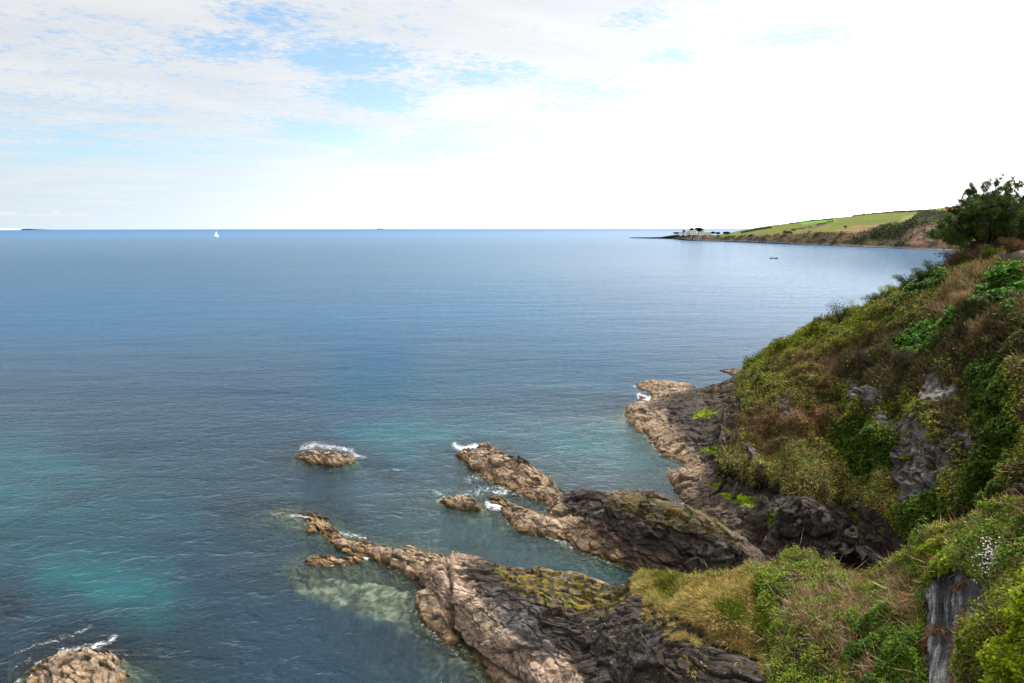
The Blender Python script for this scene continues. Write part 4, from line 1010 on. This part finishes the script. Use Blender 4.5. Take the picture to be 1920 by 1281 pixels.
masses(L, sstep(.3, .6, seg_zone([(1598,405),(1640,400.5),(1680,398),(1734,396.5)], 2.0)), 6000, .6, [(.02,.025,.012),(.035,.04,.02)], 1.3)
masses(L, sstep(.3, .6, seg_zone([(1480,419.5),(1510,415),(1560,411.5)], 1.6)) + sstep(.3, .6, seg_zone([(1390,436.5),(1420,430.5),(1445,427.5)], 2.5)), 7000, .8, [(.03,.03,.015),(.06,.055,.035)], .7)
masses(L, sstep(.3, .6, seg_zone([(1484,433),(1510,429),(1535,422),(1560,416)], 2.5)) * sstep(-.1, .3, nh2) * .5 + sstep(.3, .7, seg_zone([(1470,436),(1482,438)], 4)) + sstep(.3, .7, seg_zone([(1583,426),(1585,427)], 3)), 3000, .7, [(.04,.045,.025),(.08,.07,.045)], 1.2)
masses(L, clf * (1 - rkf) * sstep(.0, .35, nh2) * (pxh < 1900), 12000, .9, [(.02,.025,.012),(.05,.045,.025),(.09,.06,.035)], 2.0)
tag(L.build('far_woodland', M_farleaf), kind='stuff')

# ------------------------------------------------------------------ single things
def empty(name, loc): 
    o = bpy.data.objects.new(name, None); COL.objects.link(o); o.location = loc; o.empty_display_size = .5; return o

class MB:
    def __init__(s): s.V = []; s.F = []; s.n = 0
    def add(s, V, F): s.V += [tuple(map(float, v)) for v in V]; s.F += [tuple(i + s.n for i in f) for f in F]; s.n = len(s.V)
    def tube(s, pts, rad, k=6):
        pts = np.asarray(pts, float); V = []; n = len(pts)
        for i, p in enumerate(pts):
            d = unit(pts[min(i + 1, n - 1)] - pts[max(i - 1, 0)]); a = unit(np.cross(d, [0.3, .9, .1])); b = np.cross(d, a)
            for j in range(k): V.append(p + (a * math.cos(j * 2 * math.pi / k) + b * math.sin(j * 2 * math.pi / k)) * rad[i])
        F = [(i * k + j, i * k + (j + 1) % k, (i + 1) * k + (j + 1) % k, (i + 1) * k + j) for i in range(n - 1) for j in range(k)]
        F += [tuple(range(k))[::-1], tuple((n - 1) * k + j for j in range(k))]
        s.add(V, F)
    def box(s, x0, x1, y0, y1, z0, z1):
        s.add([(x0,y0,z0),(x1,y0,z0),(x1,y1,z0),(x0,y1,z0),(x0,y0,z1),(x1,y0,z1),(x1,y1,z1),(x0,y1,z1)], [(0,3,2,1),(4,5,6,7),(0,1,5,4),(1,2,6,5),(2,3,7,6),(3,0,4,7)])
    def build(s, name, mat, parent=None, smooth=False, col=None):
        me = bpy.data.meshes.new(name); me.from_pydata(s.V, [], s.F); me.materials.append(mat)
        if smooth: me.polygons.foreach_set('use_smooth', [True] * len(me.polygons))
        if col is not None:
            a = me.color_attributes.new('col', 'FLOAT_COLOR', 'POINT'); a.data.foreach_set('color', list(tuple(col) + (1,)) * len(s.V))
        o = bpy.data.objects.new(name, me); COL.objects.link(o); o.parent = parent; return o

def on_surf(P, px, py):
    x, y = proj(P); d = (x - px) ** 2 + (y - py) ** 2
    i = np.where(d < d.min() + 2); q = P[i]; return q[np.argmin(q[:, 1])]

# pine on the cliff top
root = PY(1849, 470, 60.0); tree = empty('pine_tree', root)
tag(tree, 'dark spreading pine tree with low fanned branches on the cliff top', 'tree')
mb = MB(); trk = MB(); tips = []
def toloc(px, py, dd): return PY(px, py, 60.0 + dd) - root
tg = [(1747,440,-1,.5),(1760,428,.5,.6),(1758,446,1,.5),(1778,412,-1,.8),(1790,398,.5,.9),(1800,378,-.6,1),(1815,362,.7,1),(1826,356,-.5,1),(1845,345,.4,1),(1868,343,0,1),(1888,347,-.8,1),(1908,350,.5,1),(1925,352,-.4,1),(1945,362,.4,1),(1965,380,0,1),(1985,405,.5,.8),(1990,430,0,.7),(1975,450,.4,.5),(1940,462,0,.5),(1785,448,-1.5,.4),(1775,436,1.5,.6)]
for _ in range(112):
    a = rng.uniform(-1.0, 1.0); r = rng.uniform(.45, .96)
    x = 1872 + 100 * a * r; y = 455 - 108 * math.sqrt(max(0, 1 - a * a)) * r * rng.uniform(.72, 1)
    y = y + 6
    if x < 1800: y = min(y, 446)
    elif x < 1930: y = min(y, 425)
    tg.append((x, y, rng.uniform(-3.2, 3.2) * math.sqrt(max(.1, 1 - a * a * .6)), 1))
trk.tube([(0, 0, -.6), (.05, 0, .3), (.1, 0, .9), (.25, .1, 1.6)], [.30, .26, .22, .15], 9)
for (x, y, dd, dn) in tg:
    T = toloc(x, y, dd); s0 = np.array([.05, 0, rng.uniform(.1, 1.1)]); L_ = np.linalg.norm(T - s0)
    m1 = s0 + (T - s0) * .4 + np.array([0, 0, -.10 * L_ + rng.normal() * .15]) + rng.normal(size=3) * .12; m2 = s0 + (T - s0) * .75 + np.array([0, 0, -.07 * L_]) + rng.normal(size=3) * .15
    pts = [s0, (s0 + m1) / 2, m1, m2, T]; mb.tube(pts, [.085, .075, .06, .04, .015], 5)
    for q in range(10):
        f = rng.uniform(.55, 1.0); b0 = np.array(pts[2]) * (1 - (f - .4) / .6) + T * (f - .4) / .6
        dr = unit(unit(T - s0) * .6 + rng.normal(size=3) * .55 + np.array([0, 0, .35])); ln = rng.uniform(.35, .95) * (1.25 - .3 * f)
        b1 = b0 + dr * ln * .6; b2 = b1 + unit(dr + np.array([0, 0, .5])) * ln * .4
        mb.tube([b0, b1, b2], [.022, .015, .008], 4)
        tips += [(b2, unit(b2 - b1)), (b1, unit(b1 - b0))]
        if rng.random() < .8: tips.append(((b0 + b1) / 2 + rng.normal(size=3) * .08, unit(b1 - b0)))
    tips += [(T, unit(T - m2)), (T * .93 + m2 * .07, unit(T - m2))]
tp = np.array([a for a, b in tips]); td = np.array([b for a, b in tips]); kk = 42
p = np.repeat(tp, kk, 0); d = unit(np.repeat(td, kk, 0) * .55 + rng.normal(size=(len(tp) * kk, 3)) * .62 + np.array([0, 0, .22])); ln = .19 * (.7 + .6 * rng.random((len(p), 1)))
pal = np.array([(.024, .042, .014), (.05, .08, .02), (.095, .13, .03)]); kx = np.clip(rng.normal(size=len(tp)) * .3 + .5, 0, .99) * 2; ii = kx.astype(int); ff_ = (kx - ii)[:, None]
tcol = pal[ii] * (1 - ff_) + pal[ii + 1] * ff_; tcol[rng.random(len(tp)) < .03] = (.14, .07, .025); tcol = np.repeat(tcol, kk, 0) * (.8 + .4 * rng.random((len(p), 1)))
Ln = Leaves(); Ln.quads(p + d * ln * .9 + rng.normal(size=p.shape) * .05, d * ln, unit(np.cross(d, rng.normal(size=p.shape))) * .016, tcol)
Ln.build('needles', M_needle, tree)
trk.build('trunk', M_bark, tree, True, (.09, .065, .05)); mb.build('branches', M_bark, tree, True, (.085, .065, .052))

# shrubs standing proud of the cliff edge
def shrub(name, px, py, Y, h, wd, pal, label, n=1500, cat='shrub', blade=False, group=None, leaf=.05, wind=-.3, stemc=(.07, .05, .035)):
    base_ = PY(px, py, Y); o = empty(name, base_)
    tag(o, label, cat, group)
    ns = 9; st = MB(); tips_ = []
    for k in range(ns):
        an = k * 2.4 + rng.random(); r = wd * (.25 + .75 * rng.random()); T = np.array([math.cos(an) * r + wind * h * .4, math.sin(an) * r * .8, h * rng.uniform(.6, 1.0)])
        st.tube([(0, 0, -.25), T * .5 + rng.normal(size=3) * .04 * h, T], [.03 * h ** .5, .02 * h ** .5, .006], 4)
        for f in (.15, .3, .45, .6, .75, .9, 1.0): tips_.append(T * f + rng.normal(size=3) * .10 * h)
    st.build('stems', M_bark, o, True, stemc)
    tips_ = np.array(tips_); k = rng.integers(0, len(tips_), n); p = tips_[k] + rng.normal(size=(n, 3)) * np.array([.16, .16, .12]) * h * .8
    pal = np.asarray(pal, float); c = pal[rng.integers(0, len(pal), len(tips_))][k] * (.7 + .6 * rng.random((n, 1)))
    L = Leaves()
    if blade:
        d = unit(np.array([wind, 0, 1.0]) + rng.normal(size=(n, 3)) * .45); L.quads(p, d * .13 * (.6 + .8 * rng.random((n, 1))), unit(np.cross(d, rng.normal(size=(n, 3)))) * .014, c)
    else:
        d = unit(rng.normal(size=(n, 3)) + np.array([0, 0, .6])); a = unit(np.cross(d, rng.normal(size=(n, 3)))); L.quads(p, a * leaf * (.6 + .8 * rng.random((n, 1))), np.cross(d, a) * leaf * .6, c)
    L.build('foliage', M_leaf if not blade else M_dry, o)
    return o
DG = [(.02,.035,.01),(.04,.06,.014),(.07,.09,.02)]
YG = [(.07,.10,.012),(.13,.16,.02),(.18,.21,.03)]
BR = [(.10,.065,.04),(.17,.115,.07),(.24,.17,.10)]
PU = [(.05,.04,.035),(.08,.065,.05),(.05,.06,.02)]
def DY(px): return float(np.interp(px, [p[0] for p in ccrest], [p[2] for p in ccrest])) - .4
for a in [(1462, 648, .7, .9, PU, 'small dusky shrub lowest on the cliff edge above the rock platform', False), (1540, 596, .5, .9, PU, 'small grey leafless shrub on the cliff edge left of the dark rounded shrub', True),
          (1576, 588, 2.1, 1.3, DG, 'tallest dark green shrub on the cliff skyline, rounded and dense', False), (1603, 579, 1.3, 1.2, YG, 'yellow green shrub on the skyline just right of the tallest dark shrub', False),
          (1640, 556, 1.2, 1.5, DG, 'dark green shrub halfway up the cliff skyline', False), (1668, 541, 1.1, 1.6, YG, 'low spreading green shrub on the skyline below the hedge-like row', False),
          (1700, 524, 1.3, 1.5, DG, 'dense dark shrub at the left end of the row under the cliff top', False), (1728, 512, 1.2, 1.3, DG, 'dark shrub with thin gaps in the row under the cliff top', False), (1752, 502, 1.2, 1.2, DG, 'dark shrub at the upper end of the row under the cliff top', False),
          (1788, 503, 1.6, .9, BR, 'brown dead-stemmed shrub at the left edge of the cliff top', True), (1812, 497, 1.4, .9, YG, 'yellow green gorse bush between brown shrubs at the cliff top', False),
          (1838, 494, 1.3, .9, BR, 'tall brown feathery shrub below the pine trunk', True), (1866, 490, 1.2, 1.2, YG, 'fresh green bush below the pine, right of the brown shrub', False), (1900, 474, 1.0, 1.4, [(.15,.08,.045),(.11,.07,.04),(.07,.06,.02)], 'rusty brown bush under the right side of the pine', True),
          (1805, 578, 1.1, 1.2, TWG, 'pale bare twiggy shrub in the middle of the ivy slope', True), (1850, 640, 1.6, 1.2, BR, 'large brown bushy shrub below the ivy on the right of the cliff', True), (1700, 695, 1.2, .8, PU, 'dusky shrub above the grey rock face on the cliff', True), (1625, 690, 1.2, .9, PU, 'purplish bare shrub at the upper corner of the bracken patch', True)]:
    px, py, h, wd, pal, lab, bl = a
    if px < 1756 and py < 600 or px < 1560: py += 15
    if py < 540 or px < 1760 and py < 600 or px < 1560: Yp = DY(px)
    else: Yp = on_surf(Pc, px, py)[1] - .2
    shrub('shrub', px, py, Yp, h, wd, pal, lab, 2600 if not bl else 3400, 'shrub', bl)

# white-flowered clumps on the near bank
for px, py, lab in [(1868, 1050, 'upper clump of small white flowers on the green bank above the grey slab'), (1876, 1082, 'lower clump of small white flowers just above the grey slab gully')]:
    q = on_surf(Pf, px, py); o = empty('flower_clump', q); tag(o, lab, 'flowers')
    n = 420; p = rng.normal(size=(n, 3)) * np.array([.22, .22, .2]) + np.array([0, -.05, .15]); d = unit(rng.normal(size=(n, 3)) + np.array([-.3, -.6, .8])); a_ = unit(np.cross(d, rng.normal(size=(n, 3))))
    L = Leaves(); L.quads(p, a_ * .026, np.cross(d, a_) * .026, np.tile([[.75, .68, .66]], (n, 1))); tag(L.build('flowers', M_leaf, o), kind='stuff')
    L = Leaves(); p = rng.normal(size=(700, 3)) * np.array([.24, .24, .18]); d = unit(rng.normal(size=p.shape) + np.array([0, 0, 1.5])); L.quads(p, d * .08, unit(np.cross(d, rng.normal(size=p.shape))) * .012, np.tile([[.07, .11, .03]], (700, 1))); L.build('leaves', M_leaf, o)

# white houses and trees on the point
M_white = flat_mat('white_render', (.88, .87, .85)); M_roof = flat_mat('slate_roof', (.12, .125, .14)); M_glass = flat_mat('dark_window', (.03, .035, .045), .2)
def house(px, w_, d_, h_, lab, roofh=2.2, two=True):
    q = on_surf(Ph, px, 439.2); q = PY(px, 439.4, q[1]); o = empty('white_house', q); tag(o, lab, 'house', 'white houses on the headland')
    m = MB(); m.box(-w_/2, w_/2, -d_/2, d_/2, -3, h_); m.build('wall', M_white, o)
    m = MB(); e = .4; m.add([(-w_/2-e,-d_/2-e,h_),(w_/2+e,-d_/2-e,h_),(w_/2+e,d_/2+e,h_),(-w_/2-e,d_/2+e,h_),(-w_/2+1,0,h_+roofh),(w_/2-1,0,h_+roofh)], [(0,3,2,1),(0,1,5,4),(2,3,4,5),(1,2,5),(3,0,4)]); r = m.build('roof', M_roof, o)
    m = MB(); m.box(-w_*.3-.4, -w_*.3+.4, -.4, .4, h_+roofh*.4, h_+roofh+1.0); m.build('chimney', M_white, r)
    for k in range(3):
        x = (k - 1) * w_ * .3
        for z in ((1.0, 3.6) if two else (1.0,)):
            m = MB(); m.box(x - .6, x + .6, -d_/2 - .06, -d_/2 + .1, z, z + 1.3); m.build('window', M_glass, o)
house(1280, 9, 7, 3.2, 'low white house at the seaward end of the point', 1.6, False); house(1288, 7, 7, 4.8, 'narrow white house second from the sea on the point'); house(1299.5, 12, 8, 6.4, 'largest white house, directly below the dark pines on the point')
house(1314.5, 9, 7, 5.0, 'white house under the right edge of the dark pines on the point'); house(1326, 13, 7, 3.6, 'long low white house furthest inland on the point', 1.8, False)
def fartree(px, py, w_, h_, ch, lab, dy=6, n=900):
    q = on_surf(Ph, px, 439); Yq = q[1] + dy; b = PY(px, 439.3, Yq); sc = Yq / FP; top = (439.3 - py) * sc
    o = empty('pine_tree' if h_ else 'round_tree', b); tag(o, lab, 'tree')
    m = MB(); m.tube([(0, 0, -3), (0, 0, top * .5), (.2, 0, top - ch * sc * .5)], [.5, .4, .25], 6); m.build('trunk', M_bark, o, True, (.05, .04, .035))
    p = rng.normal(size=(n, 3)); p = unit(p) * (rng.random((n, 1)) ** .4) * np.array([w_ * sc / 2, w_ * sc / 2.4, ch * sc / 2]) * (1 + .25 * fbm(p, 1.5, 2)[:, None]); p[:, 2] = np.where(p[:, 2] < 0, p[:, 2] * .6, p[:, 2]) + top - ch * sc / 2
    d = unit(rng.normal(size=(n, 3))); a_ = unit(np.cross(d, rng.normal(size=(n, 3))))
    L = Leaves(); L.quads(p, a_ * .9, np.cross(d, a_) * .7, np.array([[.012, .02, .014]]) * (.6 + .9 * rng.random((n, 1)))); L.build('crown', M_farleaf, o)
fartree(1309, 427.4, 18, 1, 7.5, 'biggest dark umbrella pine over the white houses on the point', -6, 2200); fartree(1297, 428.2, 8, 1, 5, 'smaller dark pine left of the biggest one over the white houses', -4, 1200)
fartree(1282, 432, 5, 0, 3, 'small dark tree over the seaward white houses', 5, 500); fartree(1268, 435.8, 12, 0, 3, 'dark low tree clump seaward of all the white houses', 0, 800)
fartree(1337, 434.8, 7, 0, 4, 'dark round tree just inland of the white houses', 0, 700); fartree(1346, 435.5, 9, 0, 4, 'middle one of the dark trees behind the green field edge', 0, 800); fartree(1362, 434.8, 13, 0, 4.5, 'widest dark tree clump at the start of the green field', 0, 1200)

# boats
M_hullw = flat_mat('white_hull', (.75, .76, .78), .4); M_sail = leaf_mat('sail_cloth', .5, .8, .1); M_sail.node_tree.nodes['Attribute'].attribute_name = 'col'; M_dark = flat_mat('dark_hull', (.02, .02, .025), .6); M_mast = flat_mat('mast', (.45, .45, .46), .4); M_red = flat_mat('red_buoy', (.55, .06, .04), .5); M_ship = flat_mat('ship_grey', (.28, .36, .44), .8)
def hull(m, L_, B, D_, dr=.25, ns=12):
    V = []; 
    for i in range(ns + 1):
        f = i / ns; b = B / 2 * (1 - abs(2 * f - 1.0) ** 2.6 * (1 if f > .5 else .45)); sh = D_ * (1 + .25 * (2 * f - 1) ** 2)
        x = (f - .5) * L_
        V += [(x, -b, sh), (x, -b * .85, sh * .3), (x, 0, -dr), (x, b * .85, sh * .3), (x, b, sh)]
    F = [(i*5+j, (i+1)*5+j, (i+1)*5+j+1, i*5+j+1) for i in range(ns) for j in range(4)]
    F += [(i*5, i*5+4, (i+1)*5+4, (i+1)*5) for i in range(ns)] + [(0,1,2,3,4), tuple(ns*5 + k for k in (4,3,2,1,0))]
    m.add(V, F)
b = PZ(405.5, 445.2, 0.0); o = empty('sailing_boat', b); o.rotation_euler = (0, math.radians(3), math.radians(8)); o.scale = (1.2, 1.2, 1.0); tag(o, 'white sailing boat with full sails far out on the blue sea', 'sailing boat')
m = MB(); hull(m, 9.5, 3.0, 1.1); m.build('hull', M_hullw, o, True)
m = MB(); m.tube([(.8, 0, .5), (.8, 0, 16.5)], [.1, .06], 6); m.tube([(.8, 0, 2.2), (-3.8, .5, 2.3)], [.07, .06], 5); m.build('mast', M_mast, o)
def sail(m, A, B_, C_, bel, n=8):
    A, B_, C_ = map(np.array, (A, B_, C_)); V = []
    for i in range(n + 1):
        for j in range(n + 1):
            u = i / n; v = j / n; p = A * (1 - u) + (B_ * (1 - v) + C_ * v) * u; V.append(p + np.array([0, bel * math.sin(math.pi * v) * u * (1.2 - u), 0]))
    F = [(i*(n+1)+j, (i+1)*(n+1)+j, (i+1)*(n+1)+j+1, i*(n+1)+j+1) for i in range(n) for j in range(n)]
    m.add(V, F)
m = MB(); sail(m, (.75, 0, 16.3), (.75, 0, 2.4), (-4.6, .5, 2.3), .6); m.build('mainsail', M_sail, o, True, (.88, .89, .9))
m = MB(); sail(m, (.85, 0, 14.2), (4.7, 0, 1.2), (.0, .6, 1.5), .5); m.build('jib', M_sail, o, True, (.88, .89, .9))

b = PY(713, 428.9, 14500.0); b[2] = 0.0; o = empty('cargo_ship', b); tag(o, 'tiny grey ship on the horizon', 'ship')
m = MB(); hull(m, 150, 22, 11, 2); m.build('hull', M_ship, o)
m = MB(); m.box(-50, -34, -9, 9, 8, 22); m.box(-45, -40, -3, 3, 22, 28); m.build('bridge', M_ship, o)
for x in (-25, 5, 35): m = MB(); m.box(x, x + 24, -8, 8, 9, 15); m.build('deck_cargo', M_ship, o)

def person(loc, lab, lean=.1, scale=1.0):
    # seated figure, one continuous skinned surface
    J = [(0,0,.10),(0,.02,.35),(0,.04,.58),(0,.05,.70),(0,.06,.86), (-.12,.04,.62),(-.24,-.12,.48),(-.2,-.35,.42), (.12,.04,.62),(.24,-.12,.48),(.2,-.35,.42), (-.1,-.3,.16),(-.1,-.62,.02), (.1,-.3,.16),(.1,-.62,.02)]
    E = [(0,1),(1,2),(2,3),(3,4),(2,5),(5,6),(6,7),(2,8),(8,9),(9,10),(0,11),(11,12),(0,13),(13,14)]
    Rr = [.15,.13,.15,.06,.10,.07,.05,.035,.07,.05,.035,.08,.05,.08,.05]
    me = bpy.data.meshes.new('person'); me.from_pydata(J, E, []); o = bpy.data.objects.new('person', me); COL.objects.link(o)
    o.modifiers.new('skin', 'SKIN'); 
    for i, r in enumerate(Rr): me.skin_vertices[0].data[i].radius = (r, r)
    me.skin_vertices[0].data[0].use_root = True
    ss = o.modifiers.new('sub', 'SUBSURF'); ss.levels = 1; ss.render_levels = 1
    me.materials.append(M_dark); o.location = loc; o.scale = (scale,) * 3
    tag(o, lab, 'person'); return o
def rowboat(px, py, L_, yaw, lab, ppl=None):
    b = PZ(px, py, 0.0); o = empty('small_boat', b); o.rotation_euler = (0, 0, yaw); tag(o, lab, 'boat', 'small dark boats in the bay')
    m = MB(); hull(m, L_, 1.1, .42, .1); m.build('hull', M_dark, o, True)
    m = MB(); m.box(-.25, -.02, -.45, .45, .36, .45); m.build('seat', M_dark, o); m = MB(); m.box(.75, .95, -.3, .3, .36, .45); m.build('seat', M_dark, o)
    m = MB(); m.tube([(-L_/2 - .05, 0, .75), (-L_/2 - .12, 0, .35), (-L_/2 - .15, 0, -.3)], [.13, .1, .05], 6); m.build('outboard_motor', M_dark, o)
    if ppl: person(b + np.array([ppl * math.cos(yaw), ppl * math.sin(yaw), .12]), 'person in dark clothing sitting in the left one of the small boats' if px < 1450 else 'person in dark clothing sitting in the right one of the small boats', scale=1.1)
rowboat(1446.5, 484.6, 2.9, .25, 'left one of two small dark boats out in the pale bay', .9); rowboat(1455.5, 484.8, 2.7, -.15, 'right one of two small dark boats out in the pale bay', .1)
rowboat(1764.5, 476.6, 4.2, .05, 'low dark boat moored close to the cliff edge below the headland'); 
rowboat(1752, 476.0, 1.8, .4, 'tiny dark tender moored left of the low dark boat')
b = PZ(228, 728, 0.0); o = empty('mooring_buoy', b); o.scale = (.3, .3, .3); tag(o, 'small red mooring buoy floating on the open blue water', 'buoy')
m = MB(); ns = 10; m.tube([(0,0,-.3),(0,0,-.2),(0,0,0),(0,0,.2),(0,0,.32)], [.05,.2,.28,.2,.05], 12); m.build('float', M_red, o, True); m = MB(); m.tube([(0,0,.3),(0,0,.45)], [.03,.03], 6); m.build('ring', M_dark, o)

# moon
mm, t = newmat('moon'); d_ = t.n('ShaderNodeBsdfDiffuse'); d_.inputs[0].default_value = (.2, .2, .21, 1); tp_ = t.n('ShaderNodeBsdfTransparent'); ad_ = t.n('ShaderNodeAddShader'); t.set(ad_.inputs[0], d_); t.set(ad_.inputs[1], tp_); o_ = t.n('ShaderNodeOutputMaterial'); t.set(o_.inputs[0], ad_)
import bmesh
bm = bmesh.new(); bmesh.ops.create_uvsphere(bm, u_segments=32, v_segments=16, radius=190); me = bpy.data.meshes.new('moon'); bm.to_mesh(me); bm.free(); me.materials.append(mm); me.polygons.foreach_set('use_smooth', [True] * len(me.polygons))
o = bpy.data.objects.new('moon', me); COL.objects.link(o); d = ray(827, 288); o.location = CAM + d / np.linalg.norm(d) * 45000; tag(o, 'small pale gibbous moon in a blue gap between the clouds', 'moon')
0 and print('LEAFY TOTAL', sum(len(o.data.polygons) for o in bpy.data.objects if o.type == 'MESH'))
